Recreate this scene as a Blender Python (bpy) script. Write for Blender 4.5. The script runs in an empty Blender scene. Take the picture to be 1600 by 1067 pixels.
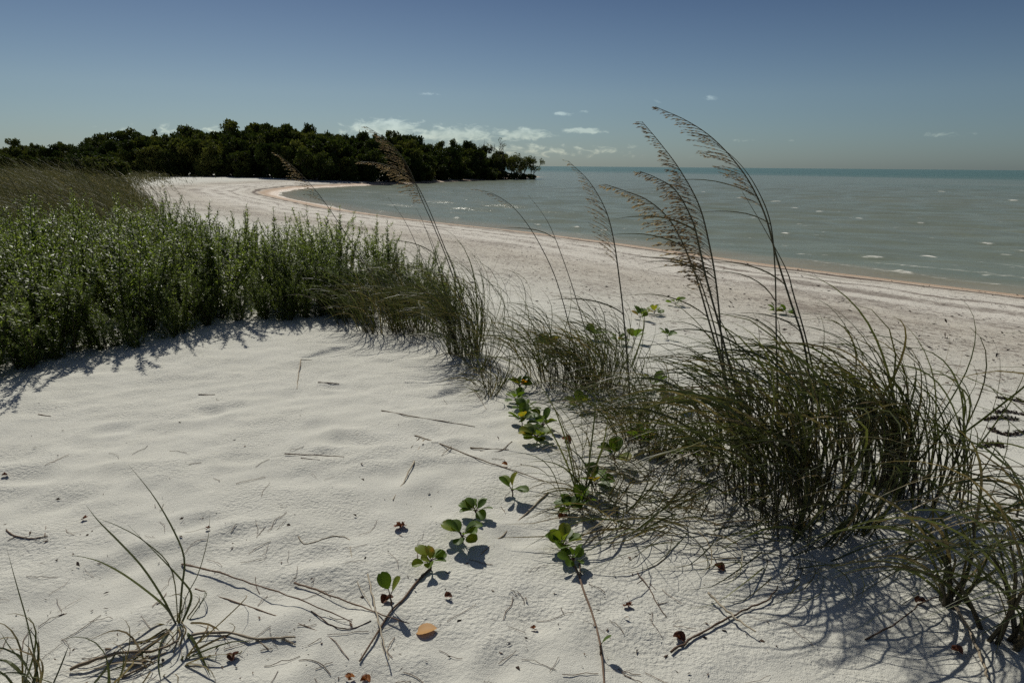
import bpy, math, random
import numpy as np

SC = bpy.context.scene
COL = SC.collection
R = math.radians
rng = np.random.default_rng(7)
random.seed(7)

# ------------------------------------------------------------------ camera
EYE = np.array([0.0, 0.0, 3.0])
F = 1066.7                       # focal length in photograph pixels (1600 wide)
PITCH, ROLL = R(14.42), R(0.49)
_f = np.array([0, math.cos(PITCH), -math.sin(PITCH)])
_u0 = np.array([0, math.sin(PITCH), math.cos(PITCH)])
_r0 = np.array([1.0, 0, 0])
_r = math.cos(ROLL) * _r0 + math.sin(ROLL) * _u0
_u = -math.sin(ROLL) * _r0 + math.cos(ROLL) * _u0
cd = bpy.data.cameras.new('camera'); cam = bpy.data.objects.new('camera', cd); COL.objects.link(cam)
from mathutils import Matrix, Vector
cam.matrix_world = Matrix(((_r[0], _u[0], -_f[0], EYE[0]), (_r[1], _u[1], -_f[1], EYE[1]), (_r[2], _u[2], -_f[2], EYE[2]), (0, 0, 0, 1)))
cd.sensor_width = 36; cd.lens = 24.0; cd.clip_start = 0.05; cd.clip_end = 30000
SC.camera = cam

# ------------------------------------------------------------------ light
SUN_EL, SUN_AZ = R(43), R(-22)    # azimuth from +Y, negative = left
SUN_STRENGTH, SKY_STRENGTH, EXPOSURE = 4.0, 0.05, 0.0
sd = bpy.data.lights.new('sun', 'SUN'); sun = bpy.data.objects.new('sun', sd); COL.objects.link(sun)
sd.energy = SUN_STRENGTH; sd.angle = R(0.53); sd.color = (1.0, 0.97, 0.865)
to_sun = Vector((math.sin(SUN_AZ) * math.cos(SUN_EL), math.cos(SUN_AZ) * math.cos(SUN_EL), math.sin(SUN_EL)))
sun.rotation_euler = to_sun.to_track_quat('Z', 'Y').to_euler()
sun.location = (-20, 40, 60)

class NT:
    """small helper to write node trees"""
    def __init__(s, tree): s.t = tree; tree.nodes.clear()
    def n(s, typ, **kw):
        nd = s.t.nodes.new(typ)
        for k, v in kw.items():
            if k == 'inp':
                for i, val in v.items():
                    if isinstance(val, bpy.types.NodeSocket): s.t.links.new(val, nd.inputs[i])
                    else: nd.inputs[i].default_value = val
            else: setattr(nd, k, v)
        return nd
    def math(s, op, a, b=0.0, c=None, clamp=False):
        inp = {0: a, 1: b}
        if c is not None: inp[2] = c
        return s.n('ShaderNodeMath', operation=op, use_clamp=clamp, inp=inp).outputs[0]
    def smooth(s, v, lo, hi, a=0.0, b=1.0):
        return s.n('ShaderNodeMapRange', interpolation_type='SMOOTHSTEP', inp={0: v, 1: lo, 2: hi, 3: a, 4: b}).outputs[0]
    def mix(s, fac, a, b):
        return s.n('ShaderNodeMix', data_type='RGBA', inp={0: fac, 6: a, 7: b}).outputs[2]
    def noise(s, vec, scale, detail=3.0, rough=0.5, dist=0.0, dim='3D'):
        return s.n('ShaderNodeTexNoise', noise_dimensions=dim, inp={'Vector': vec, 'Scale': scale, 'Detail': detail, 'Roughness': rough, 'Distortion': dist}).outputs[0]
    def ramp(s, fac, stops):
        nd = s.n('ShaderNodeValToRGB', inp={0: fac}); e = nd.color_ramp.elements
        while len(e) < len(stops): e.new(0.5)
        for el, (p, c) in zip(e, stops): el.position = p; el.color = (*c, 1)
        return nd.outputs[0]
    def link(s, a, b): s.t.links.new(a, b)

W = bpy.data.worlds.new('World'); SC.world = W; W.use_nodes = True
t = NT(W.node_tree)
sky = t.n('ShaderNodeTexSky', sky_type='NISHITA', sun_disc=False, sun_elevation=SUN_EL, sun_rotation=SUN_AZ, altitude=0, air_density=1.0, dust_density=0.6, ozone_density=2.5)
tc = t.n('ShaderNodeTexCoord')
sep = t.n('ShaderNodeSeparateXYZ', inp={0: tc.outputs['Generated']})
az = t.math('MULTIPLY', t.math('ARCTAN2', sep.outputs[0], sep.outputs[1]), 180 / math.pi)
el = t.math('MULTIPLY', t.math('ARCSINE', sep.outputs[2]), 180 / math.pi)
cvec = t.n('ShaderNodeCombineXYZ', inp={0: az, 1: t.math('MULTIPLY', el, 2.2), 2: 0.0}).outputs[0]
cn = t.noise(cvec, 0.9, 8.0, 0.62, 0.4)
cn2 = t.noise(cvec, 0.16, 2.0, 0.5)
# clouds far out over the sea: (azimuth, elevation, half widths, weight)
env = None
for (a0, e0, wa, we, k) in [(-10.2, 2.75, 3.6, 0.85, 1.0), (-4.5, 2.4, 4.0, 0.75, 0.95), (0.6, 2.45, 2.6, 0.6, 0.95), (0, 1.2, 14, 0.8, 0.55),
                            (5.6, 2.75, 2.4, 0.28, 0.9), (4.0, 4.05, 1.2, 0.2, 0.75), (5.6, 4.2, 0.8, 0.2, 0.55), (15.4, 5.1, 0.9, 0.25, 0.6), (11.5, 4.9, 1.1, 0.25, 0.5), (-7.0, 5.4, 1.6, 0.2, 0.5),
                            (31, 2.3, 2.5, 0.3, 0.55), (31.5, 3.2, 1.5, 0.2, 0.4), (18, 2.0, 1.0, 0.25, 0.45), (21, 2.0, 0.8, 0.2, 0.45), (-24, 2.2, 7, 0.8, 0.5)]:
    da = t.math('POWER', t.math('DIVIDE', t.math('SUBTRACT', az, a0), wa), 2.0)
    de = t.math('POWER', t.math('DIVIDE', t.math('SUBTRACT', el, e0), we), 2.0)
    g = t.math('MULTIPLY', t.math('EXPONENT', t.math('MULTIPLY', t.math('ADD', da, de), -1.0)), k)
    env = g if env is None else t.math('MAXIMUM', env, g)
cm = t.math('ADD', env, t.math('MULTIPLY', t.math('SUBTRACT', cn, 0.5), 1.5))
cmask = t.math('MULTIPLY', t.smooth(cm, 0.36, 0.80), t.smooth(env, 0.08, 0.3))
skyc = t.n('ShaderNodeHueSaturation', inp={'Saturation': 0.85, 'Value': 1.0, 'Color': sky.outputs[0]}).outputs[0]
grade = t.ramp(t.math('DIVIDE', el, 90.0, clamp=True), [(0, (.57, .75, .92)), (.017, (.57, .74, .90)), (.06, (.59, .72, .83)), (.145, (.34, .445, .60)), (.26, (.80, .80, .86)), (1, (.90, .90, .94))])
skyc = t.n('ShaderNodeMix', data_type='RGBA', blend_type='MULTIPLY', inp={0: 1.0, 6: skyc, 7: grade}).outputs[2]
cloudc = t.n('ShaderNodeMix', data_type='RGBA', blend_type='MULTIPLY', inp={0: 1.0, 6: skyc, 7: t.ramp(cn, [(.3, (1.35, 1.27, 1.17)), (.62, (2.3, 2.0, 1.75))])}).outputs[2]
skyfin = t.mix(t.math('MULTIPLY', cmask, 0.72), skyc, cloudc)
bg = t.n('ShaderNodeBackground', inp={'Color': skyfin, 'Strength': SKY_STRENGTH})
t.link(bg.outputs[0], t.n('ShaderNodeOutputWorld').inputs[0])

SC.view_settings.view_transform = 'Standard'; SC.view_settings.look = 'None'
SC.view_settings.exposure = EXPOSURE; SC.view_settings.gamma = 1.0
SC.render.engine = 'CYCLES'
SC.cycles.max_bounces = 6; SC.cycles.diffuse_bounces = 3; SC.cycles.glossy_bounces = 3; SC.cycles.transmission_bounces = 3
SC.cycles.use_adaptive_sampling = True; SC.cycles.adaptive_threshold = 0.02
SC.cycles.use_denoising = False

# ------------------------------------------------------------------ numeric helpers
def perlin(x, y, seed=0):
    x = np.asarray(x, float); y = np.asarray(y, float)
    xi = np.floor(x).astype(np.int64); yi = np.floor(y).astype(np.int64)
    xf = x - xi; yf = y - yi
    def g(ix, iy, dx, dy):
        h = (ix * 374761393 + iy * 668265263 + seed * 974711) & 0xFFFFFFFF
        h = ((h ^ (h >> 13)) * 1274126177) & 0xFFFFFFFF
        a = (h ^ (h >> 16)) / 4294967296.0 * 2 * np.pi
        return np.cos(a) * dx + np.sin(a) * dy
    u = xf ** 3 * (xf * (xf * 6 - 15) + 10); v = yf ** 3 * (yf * (yf * 6 - 15) + 10)
    a = g(xi, yi, xf, yf); b = g(xi + 1, yi, xf - 1, yf); c = g(xi, yi + 1, xf, yf - 1); d = g(xi + 1, yi + 1, xf - 1, yf - 1)
    return (a + u * (b - a)) * (1 - v) + (c + u * (d - c)) * v

def ray(u, v):
    d = _f + (u - 800) / F * _r - (v - 533.5) / F * _u
    return d
def at_depth(u, v, D): return EYE + ray(u, v) * D
def on_plane(u, v, z):
    d = ray(u, v); return EYE + d * ((z - EYE[2]) / d[2])
def v_horizon(u): return 259.2 + (u - 800) * 0.00855
def project(P):
    P = np.asarray(P, float) - EYE
    D = P @ _f
    return 800 + F * (P @ _r) / D, 533.5 - F * (P @ _u) / D, D

# shoreline, measured on the photograph, continued outside the frame
SH = [(70, -60), (30, -7)]
for (u, v) in [(1600, 462), (1430, 442), (1250, 420), (1120, 402), (1000, 385), (850, 366), (700, 350), (620, 340), (550, 330), (490, 318), (450, 310), (434, 305.5), (440, 300), (475, 295), (540, 291.5), (620, 288), (700, 284.5), (760, 281.5), (815, 279), (838, 277.3)]:
    p = on_plane(u, v, 0.0); SH.append((p[0], p[1]))
tipx, tipy = SH[-1]
SH += [(tipx + 2, tipy + 8), (tipx - 2, tipy + 16), (tipx - 30, tipy + 50), (tipx - 120, tipy + 130), (-3500, 900)]
SH = np.array(SH)
LAND = np.vstack([SH, [(-3500, -3500), (70, -3500)]])

def shore_dist(x, y):
    x = np.asarray(x, float); y = np.asarray(y, float)
    best = np.full(x.shape, 1e12)
    for (ax, ay), (bx, by) in zip(SH[:-1], SH[1:]):
        dx, dy = bx - ax, by - ay
        tt = np.clip(((x - ax) * dx + (y - ay) * dy) / (dx * dx + dy * dy), 0, 1)
        best = np.minimum(best, (x - ax - tt * dx) ** 2 + (y - ay - tt * dy) ** 2)
    inside = np.zeros(x.shape, bool)
    n = len(LAND)
    for i in range(n):
        ax, ay = LAND[i]; bx, by = LAND[(i + 1) % n]
        if ay == by: continue
        c = ((ay > y) != (by > y)) & (x < (bx - ax) * (y - ay) / (by - ay) + ax)
        inside ^= c
    return np.where(inside, 1, -1) * np.sqrt(best)

PS = [-600, -40, -12, -3, 0, 1, 3, 6, 10, 13, 14.8, 16.2, 18, 30, 4000]
PH = [-5, -1.6, -0.7, -0.2, 0, 0.16, 0.34, 0.52, 0.78, 0.98, 1.25, 1.45, 1.5, 1.52, 1.55]
def smoothstep(a, b, x):
    q = np.clip((x - a) / (b - a), 0, 1); return q * q * (3 - 2 * q)

DENT = []
_r2 = np.random.default_rng(3)
for _ in range(70):
    u, v = _r2.uniform(-100, 1050), _r2.uniform(600, 1100)
    p = on_plane(u, v, 1.5); DENT.append((p[0], p[1], _r2.uniform(.05, .12), _r2.uniform(.006, .016), _r2.uniform(0, 3.14)))

def ground(x, y, s=None, fine=True):
    x = np.asarray(x, float); y = np.asarray(y, float)
    if s is None: s = shore_dist(x, y)
    sw = s + 0.5 * perlin(x * 0.3, y * 0.3, 5) * smoothstep(1.5, 6, s)
    h = np.interp(sw, PS, PH)
    far = smoothstep(50, 75, y)
    h = np.where(h > 0.55, 0.55 + (h - 0.55) * (1 - 0.65 * far), h)
    near = smoothstep(11, 15, s)
    h = h + 0.10 * perlin(x * 0.16, y * 0.16, 1) * near * smoothstep(3.0, 6.0, y)
    h = h + 0.05 * perlin(x * 0.4 + 9, y * 0.4, 2) * near
    if not fine: return h
    d = np.sqrt(x * x + y * y)
    w = smoothstep(0, 2.0, s) * np.clip(1 - (d - 5.5) / 7, 0, 1)
    wf = smoothstep(0, 2.0, s) * np.clip(1 - (d - 3.6) / 4, 0, 1) * (.25 + .75 * smoothstep(-.25, .25, perlin(x * 1.3, y * 1.7, 17)))
    # wind ripples and worn footprints, long axis a little diagonal
    xr = x * 0.96 + y * 0.28; yr = -x * 0.28 + y * 0.96
    rip = perlin(xr * 1.6, yr * 2.9, 11) * 0.018 + perlin(xr * 4.2, yr * 6.0, 12) * 0.010 + perlin(x * 7, y * 7, 15) * .009
    h = h + rip * w * (0.35 + 0.65 * near)
    h = h + perlin(x * 11, y * 11, 13) * 0.0046 * wf
    h = h + perlin(x * 23, y * 23, 14) * 0.0036 * wf
    for (cx, cy, r, dp, an) in DENT:
        m = (np.abs(x - cx) < 4 * r) & (np.abs(y - cy) < 4 * r)
        if not m.any(): continue
        dx, dy = x[m] - cx, y[m] - cy
        a = (dx * math.cos(an) + dy * math.sin(an)) / (1.7 * r); b = (-dx * math.sin(an) + dy * math.cos(an)) / r
        q = a * a + b * b
        h[m] += dp * (-np.exp(-q * 1.2) + 0.45 * np.exp(-(np.sqrt(q) - 1.5) ** 2 * 4))
    return h

def gh(x, y): return float(ground(np.array([x]), np.array([y]))[0])
def gpt(u, v):
    """ground point seen at a photograph pixel (used only to measure where things stand)"""
    d = ray(u, v)
    ts = np.geomspace(1.2, 200, 900)
    P = EYE + ts[:, None] * d
    g = ground(P[:, 0], P[:, 1])
    below = np.nonzero(P[:, 2] < g)[0]
    i = below[0] if len(below) else len(ts) - 1
    lo, hi = ts[max(i - 1, 0)], ts[i]
    tt = np.linspace(lo, hi, 40); P = EYE + tt[:, None] * d
    g = ground(P[:, 0], P[:, 1]); b = np.nonzero(P[:, 2] < g)[0]
    p = P[b[0] if len(b) else -1]
    return np.array([p[0], p[1], gh(p[0], p[1])])

class Acc:
    """collects vertices, quads and a per-vertex tint for ONE mesh object"""
    def __init__(s): s.V = []; s.Q = []; s.T = []; s.n = 0
    def add(s, V, Q, tint=0.5):
        V = np.asarray(V, float).reshape(-1, 3); Q = np.asarray(Q, int).reshape(-1, 4)
        s.V.append(V); s.Q.append(Q + s.n); s.n += len(V)
        tt = np.asarray(tint, float)
        s.T.append(np.full(len(V), float(tt)) if tt.ndim == 0 else tt.reshape(-1))
    def tube(s, path, rad, sides=5, tint=0.5):
        path = np.asarray(path, float); rad = np.broadcast_to(np.asarray(rad, float), (len(path),))
        tan = np.gradient(path, axis=0); tan /= np.linalg.norm(tan, axis=1)[:, None] + 1e-9
        ref = np.array([0, 0, 1.0]) if abs(tan[0, 2]) < .8 else np.array([1.0, 0, 0])
        a = np.cross(tan, ref); a /= np.linalg.norm(a, axis=1)[:, None] + 1e-9
        b = np.cross(tan, a)
        ang = np.arange(sides) / sides * 2 * np.pi
        V = path[:, None] + rad[:, None, None] * (np.cos(ang)[None, :, None] * a[:, None] + np.sin(ang)[None, :, None] * b[:, None])
        K = len(path)
        i = np.arange(K - 1)[:, None] * sides; j = np.arange(sides)[None]; j2 = (j + 1) % sides
        Q = np.stack([i + j, i + j2, i + sides + j2, i + sides + j], -1).reshape(-1, 4)
        s.add(V.reshape(-1, 3), Q, tint)
    def ribbons(s, P, Wd, side, tint):
        """P N x K x 3 centre lines, Wd N x K half widths, side N x 3, tint N"""
        P = np.asarray(P, float); N, K, _ = P.shape
        tan = np.gradient(P, axis=1)
        sd_ = side[:, None, :] - tan * (np.sum(side[:, None, :] * tan, -1) / (np.sum(tan * tan, -1) + 1e-12))[..., None]
        sd_ /= np.linalg.norm(sd_, axis=-1)[..., None] + 1e-9
        L = P - sd_ * Wd[..., None]; Rr = P + sd_ * Wd[..., None]
        V = np.stack([L, Rr], 2).reshape(-1, 3)
        base = (np.arange(N) * K * 2)[:, None]; k = np.arange(K - 1)[None] * 2
        o = base + k
        Q = np.stack([o, o + 1, o + 3, o + 2], -1).reshape(-1, 4)
        tt = np.asarray(tint, float)
        tt = np.repeat(tt, K * 2) if tt.ndim == 1 else np.repeat(tt.reshape(-1), 2)
        s.add(V, Q, tt)
    def leaves(s, P, axis, side, length, width, tint, bend=0.0):
        """rhombic leaves folded on the midrib: P N x 3 bases, unit axis, unit side"""
        N = len(P); nrm = np.cross(axis, side)
        length = np.broadcast_to(length, (N,))[:, None]; width = np.broadcast_to(width, (N,))[:, None]
        a = P; b = P + axis * length * .5 + side * width * .5 + nrm * width * bend
        c = P + axis * length; d = P + axis * length * .5 - side * width * .5 + nrm * width * bend
        V = np.stack([a, b, c, d], 1).reshape(-1, 3)
        Q = np.arange(N * 4).reshape(-1, 4)
        tt = np.asarray(tint, float)
        s.add(V, Q, np.repeat(tt, 4) if tt.ndim else tt)
    def mesh(s, name, mat, smooth=True, extra=None):
        V = np.concatenate(s.V); Q = np.concatenate(s.Q); T = np.concatenate(s.T)
        return raw_mesh(name, V, Q, mat, {'tint': T, **(extra or {})}, smooth)

def raw_mesh(name, V, Q, mat, attrs=None, smooth=True):
    me = bpy.data.meshes.new(name)
    me.vertices.add(len(V)); me.vertices.foreach_set('co', np.asarray(V, np.float32).ravel())
    me.loops.add(Q.size); me.loops.foreach_set('vertex_index', Q.astype(np.int32).ravel())
    me.polygons.add(len(Q)); me.polygons.foreach_set('loop_start', np.arange(0, Q.size, 4, dtype=np.int32))
    me.polygons.foreach_set('use_smooth', np.full(len(Q), smooth))
    me.update(calc_edges=True)
    for k, a in (attrs or {}).items():
        at = me.attributes.new(k, 'FLOAT', 'POINT'); at.data.foreach_set('value', np.asarray(a, np.float32))
    me.materials.append(mat)
    return me

def link(name, data=None, parent=None, loc=None):
    o = bpy.data.objects.new(name, data); COL.objects.link(o)
    if parent is not None: o.parent = parent
    if loc is not None: o.location = loc
    return o
def tag(o, label=None, cat=None, group=None, kind=None):
    if label: o['label'] = label
    if cat: o['category'] = cat
    if group: o['group'] = group
    if kind: o['kind'] = kind
    return o
def copy_tree(o, kids, parent=None):
    c = o.copy(); COL.objects.link(c)
    if parent is not None: c.parent = parent
    for ch in kids.get(o, []): copy_tree(ch, kids, c)
    return c
def unit(v): return v / (np.linalg.norm(v, axis=-1, keepdims=True) + 1e-9)
def rand_dirs(n, g): return unit(g.normal(size=(n, 3)))

# ------------------------------------------------------------------ materials
def new_mat(name):
    m = bpy.data.materials.new(name); m.use_nodes = True
    return m, NT(m.node_tree)
def leafy(name, stops, rough=0.5, transl=0.3, spec=0.4, vary=0.3, tcol=(1.25, 1.35, 0.7), nscale=3.0):
    m, t = new_mat(name)
    at = t.n('ShaderNodeAttribute', attribute_name='tint').outputs['Fac']
    oi = t.n('ShaderNodeObjectInfo').outputs['Random']
    geo = t.n('ShaderNodeNewGeometry').outputs['Position']
    nz = t.noise(geo, nscale, 2.0)
    f = t.math('ADD', at, t.math('MULTIPLY', t.math('SUBTRACT', t.math('ADD', oi, nz), 1.0), vary), clamp=True)
    c = t.ramp(f, stops)
    p = t.n('ShaderNodeBsdfPrincipled', inp={'Base Color': c, 'Roughness': rough, 'Specular IOR Level': spec})
    tc_ = t.n('ShaderNodeMix', data_type='RGBA', blend_type='MULTIPLY', inp={0: 1.0, 6: c, 7: (*tcol, 1)}).outputs[2]
    tr = t.n('ShaderNodeBsdfTranslucent', inp={'Color': tc_})
    mx = t.n('ShaderNodeMixShader', inp={0: transl, 1: p.outputs[0], 2: tr.outputs[0]})
    t.link(mx.outputs[0], t.n('ShaderNodeOutputMaterial').inputs[0])
    return m
M = {}
M['grass'] = leafy('grass_blade_green', [(0, (.20, .145, .075)), (.18, (.14, .115, .05)), (.3, (.044, .050, .017)), (.7, (.060, .070, .022)), (1, (.125, .13, .040))], .45, .25, .4, .12, nscale=6)
M['dune'] = leafy('dry_dune_grass', [(0, (.040, .046, .018)), (.5, (.085, .080, .038)), (.8, (.16, .14, .075)), (1, (.30, .26, .17))], .6, .4, .25, .35, (1.1, 1.1, .8), nscale=.25)
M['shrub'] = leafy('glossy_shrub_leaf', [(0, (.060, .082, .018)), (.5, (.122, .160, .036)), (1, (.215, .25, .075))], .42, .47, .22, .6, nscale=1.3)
M['shrub_stem'] = leafy('shrub_stem', [(0, (.05, .04, .025)), (1, (.09, .075, .04))], .8, 0.02, .2)
M['tree'] = leafy('tree_leaf', [(0, (.024, .036, .010)), (.5, (.052, .068, .017)), (1, (.15, .15, .04))], .75, .2, .08, .7, nscale=.12)
M['bark'] = leafy('grey_bark', [(0, (.07, .06, .05)), (1, (.17, .15, .13))], .9, 0.0, .1, .4)
M['vine'] = leafy('vine_leaf', [(0, (.050, .090, .014)), (.6, (.085, .140, .020)), (.85, (.17, .19, .03)), (1, (.42, .20, .02))], .48, .45, .3, .42, (1.6, 1.5, .5), nscale=32)
M['stalk'] = leafy('flower_stalk', [(0, (.055, .040, .022)), (.5, (.065, .062, .028)), (1, (.16, .125, .055))], .5, .05, .4, .15)
M['seed'] = leafy('seed_head', [(0, (.11, .085, .058)), (.5, (.21, .165, .105)), (1, (.40, .34, .21))], .6, .4, .25, .3, (1.2, 1.05, .8), nscale=14)
M['straw'] = leafy('dry_straw', [(0, (.10, .065, .045)), (.5, (.22, .165, .11)), (1, (.40, .34, .25))], .7, .08, .2, .15, (1, 1, 1), nscale=14)
M['twig'] = leafy('brown_twig', [(0, (.045, .028, .02)), (.5, (.12, .075, .05)), (1, (.24, .17, .12))], .8, .0, .2, .2, (1, 1, 1), nscale=20)
M['dead'] = leafy('dead_leaf', [(0, (.06, .025, .015)), (.4, (.16, .06, .03)), (.75, (.34, .13, .03)), (1, (.42, .22, .06))], .6, .2, .3, .12, (1.2, 1, .8), nscale=40)
M['weed'] = leafy('dark_seaweed', [(0, (.03, .018, .012)), (1, (.075, .05, .035))], .6, 0.0, .3, .3, (1, 1, 1), nscale=20)

def sand_material():
    m, t = new_mat('pale_shell_sand')
    pos = t.n('ShaderNodeNewGeometry').outputs['Position']
    s = t.n('ShaderNodeAttribute', attribute_name='shore').outputs['Fac']
    n1 = t.noise(pos, 0.5, 4.0, .6); n2 = t.noise(pos, 3.0, 4.0, .6); n3 = t.noise(pos, 60, 3.0, .6); n4 = t.noise(pos, 260, 2.0, .6)
    sn = t.math('ADD', s, t.math('MULTIPLY', t.math('SUBTRACT', n1, .5), 1.6))
    beach = t.mix(n2, (.395, .355, .295, 1), (.515, .475, .41, 1))
    dune = t.mix(n2, (.485, .472, .418, 1), (.56, .547, .495, 1))
    c = t.mix(t.smooth(sn, 8.0, 15.0), beach, dune)
    # pale back beach between the wrack lines
    c = t.mix(t.math('MULTIPLY', t.smooth(sn, 2.0, 4.0), t.smooth(sn, 9.0, 6.5)), c, t.mix(n2, (.50, .465, .405, 1), (.62, .58, .52, 1)))
    # wet orange swash edge
    c = t.mix(t.smooth(sn, 2.25, 1.5), c, t.mix(n2, (.36, .255, .175, 1), (.47, .345, .25, 1)))
    c = t.mix(t.smooth(sn, 0.15, -0.1), c, (.22, .19, .13, 1))
    # weed lines left by the tide, broken up by noise
    sx = t.n('ShaderNodeSeparateXYZ', inp={0: pos})
    st = t.n('ShaderNodeCombineXYZ', inp={0: t.math('MULTIPLY', sx.outputs[0], 1.5), 1: t.math('MULTIPLY', sx.outputs[1], 1.5), 2: t.math('MULTIPLY', s, 5.0)}).outputs[0]
    k1 = t.noise(st, 3.2, 6.0, .75); k2 = t.noise(pos, 0.22, 4.0, .65)
    def line(at, w, thr, amt):
        d = t.math('ABSOLUTE', t.math('SUBTRACT', t.math('ADD', s, t.math('MULTIPLY', t.math('SUBTRACT', n1, .5), 2.0)), at))
        return t.math('MULTIPLY', t.math('MULTIPLY', t.smooth(d, w, w * .35), t.smooth(t.math('ADD', k1, t.math('MULTIPLY', k2, .6)), thr + .08, thr + .15)), amt)
    d0 = t.math('ABSOLUTE', t.math('SUBTRACT', sn, 2.3))
    deb = t.math('MULTIPLY', t.math('MULTIPLY', t.smooth(d0, .34, .12), t.smooth(t.math('ADD', k1, t.math('MULTIPLY', k2, .5)), .36, .54)), .95)
    for a in [(3.1, .2, .69, .75), (4.3, .24, .66, .85), (5.6, .6, .69, .7), (7.4, .9, .71, .65), (9.4, 1.3, .72, .65), (11.2, 1.1, .75, .55)]:
        deb = t.math('MAXIMUM', deb, line(*a))
    k3 = t.noise(pos, 13.0, 4.0, .7); k4 = t.noise(st, .5, 3.0, .6)
    dots = t.math('MULTIPLY', t.smooth(t.math('ADD', k3, t.math('MULTIPLY', k4, .35)), .75, .81), t.math('MULTIPLY', t.smooth(sn, 2.2, 3.5), t.smooth(sn, 14.5, 12.5)))
    deb = t.math('MAXIMUM', deb, t.math('MULTIPLY', dots, .85))
    c = t.mix(deb, c, (.085, .055, .04, 1))
    # grains
    c = t.mix(t.smooth(n4, .62, .75), c, (.36, .32, .27, 1))
    c = t.mix(t.math('MULTIPLY', t.smooth(n3, .68, .76), .5), c, (.62, .60, .55, 1))
    wet = t.smooth(sn, 1.4, 0.2)
    rough = t.n('ShaderNodeMapRange', inp={0: wet, 1: 0., 2: 1., 3: .95, 4: .45}).outputs[0]
    # pitted crust
    v1 = t.n('ShaderNodeTexVoronoi', feature='SMOOTH_F1', inp={'Vector': pos, 'Scale': 62.0, 'Smoothness': .6}).outputs['Distance']
    patch = t.math('ADD', t.math('MULTIPLY', t.smooth(t.noise(pos, 2.2, 3.0, .6), .38, .62), .8), .2)
    far_h = t.math('ADD', t.math('MULTIPLY', n2, .035), t.math('MULTIPLY', t.noise(pos, 11, 3.0, .6), .012))
    far_h = t.math('MULTIPLY', far_h, t.smooth(s, 15.0, 12.0))
    bh = t.math('ADD', t.math('MULTIPLY', t.math('ADD', t.math('MULTIPLY', v1, .005), t.math('MULTIPLY', n3, .0125)), patch), t.math('ADD', far_h, t.math('MULTIPLY', n4, .0038)))
    dist = t.n('ShaderNodeCameraData').outputs['View Distance'] if False else None
    bp = t.n('ShaderNodeBump', inp={'Strength': .9, 'Distance': 1.0, 'Height': bh})
    p = t.n('ShaderNodeBsdfPrincipled', inp={'Base Color': c, 'Roughness': rough, 'Specular IOR Level': .25, 'Normal': bp.outputs[0]})
    t.link(p.outputs[0], t.n('ShaderNodeOutputMaterial').inputs[0])
    return m

def water_material():
    m, t = new_mat('shallow_green_sea')
    pos = t.n('ShaderNodeNewGeometry').outputs['Position']
    s = t.n('ShaderNodeAttribute', attribute_name='shore').outputs['Fac']
    fo = t.n('ShaderNodeAttribute', attribute_name='foam').outputs['Fac']
    st = t.n('ShaderNodeMapping', inp={'Vector': t.n('ShaderNodeMapping', inp={'Vector': pos, 'Rotation': (0, 0, R(40))}).outputs[0], 'Scale': (.4, 1.0, 1.0)}).outputs[0]
    big = t.noise(st, 0.012, 3.0, .5); mid = t.noise(st, .09, 3.0, .55)
    off = t.math('MULTIPLY', s, -1.0)
    shallow = t.mix(mid, (.138, .164, .124, 1), (.192, .210, .168, 1))
    deep = t.mix(mid, (.036, .090, .060, 1), (.056, .112, .078, 1))
    fac = t.math('ADD', t.math('DIVIDE', off, 240.0), t.math('MULTIPLY', t.math('SUBTRACT', big, .5), 1.3))
    c = t.mix(t.smooth(fac, .25, 1.0), shallow, deep)
    c = t.mix(t.smooth(off, 3.0, 0.0), c, (.25, .225, .165, 1))
    fn = t.noise(st, 7.0, 5.0, .75)
    foam = t.smooth(t.math('ADD', fo, t.math('MULTIPLY', t.math('SUBTRACT', fn, .5), 1.1)), .36, .80)
    c = t.mix(foam, c, (.72, .70, .64, 1))
    r1 = t.noise(st, 1.6, 5.0, .62); r2 = t.noise(st, 7.0, 3.0, .6); r3 = t.noise(st, .4, 2.0, .5)
    bh = t.math('ADD', t.math('MULTIPLY', r1, .30), t.math('ADD', t.math('MULTIPLY', r2, .035), t.math('MULTIPLY', r3, .5)))
    bp = t.n('ShaderNodeBump', inp={'Strength': .36, 'Distance': 1.0, 'Height': bh})
    rough = t.n('ShaderNodeMapRange', inp={0: foam, 1: 0., 2: 1., 3: .2, 4: .8}).outputs[0]
    p = t.n('ShaderNodeBsdfPrincipled', inp={'Base Color': c, 'Roughness': rough, 'IOR': 1.33, 'Specular IOR Level': .06, 'Normal': bp.outputs[0]})
    t.link(p.outputs[0], t.n('ShaderNodeOutputMaterial').inputs[0])
    return m

# ------------------------------------------------------------------ ground sheet
def grow(start, step, rate, end):
    out = []; x = start
    while x < end: step *= rate; x += step; out.append(x)
    return np.array(out)
def build_ground():
    xp = np.concatenate([np.arange(0, 2.6, .024), grow(2.6, .024, 1.026, 4200)])
    xs = np.concatenate([-xp[:0:-1], xp])
    ya = np.arange(1.1, 4.6, .022)
    ys = np.concatenate([-grow(-1.1, .05, 1.10, 4000)[::-1], ya, grow(ya[-1], .022, 1.02, 4200)])
    X, Y = np.meshgrid(xs, ys); S = shore_dist(X, Y); Z = ground(X, Y, S)
    nx, ny = len(xs), len(ys)
    i = (np.arange(ny - 1)[:, None] * nx + np.arange(nx - 1)[None])
    Q = np.stack([i, i + 1, i + nx + 1, i + nx], -1).reshape(-1, 4)
    V = np.stack([X, Y, Z], -1).reshape(-1, 3)
    o = link('sand_ground', raw_mesh('sand_ground', V, Q, sand_material(), {'shore': S.ravel()}))
    tag(o, kind='structure', label='pale sand of the dune and the curving beach')
build_ground()

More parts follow.
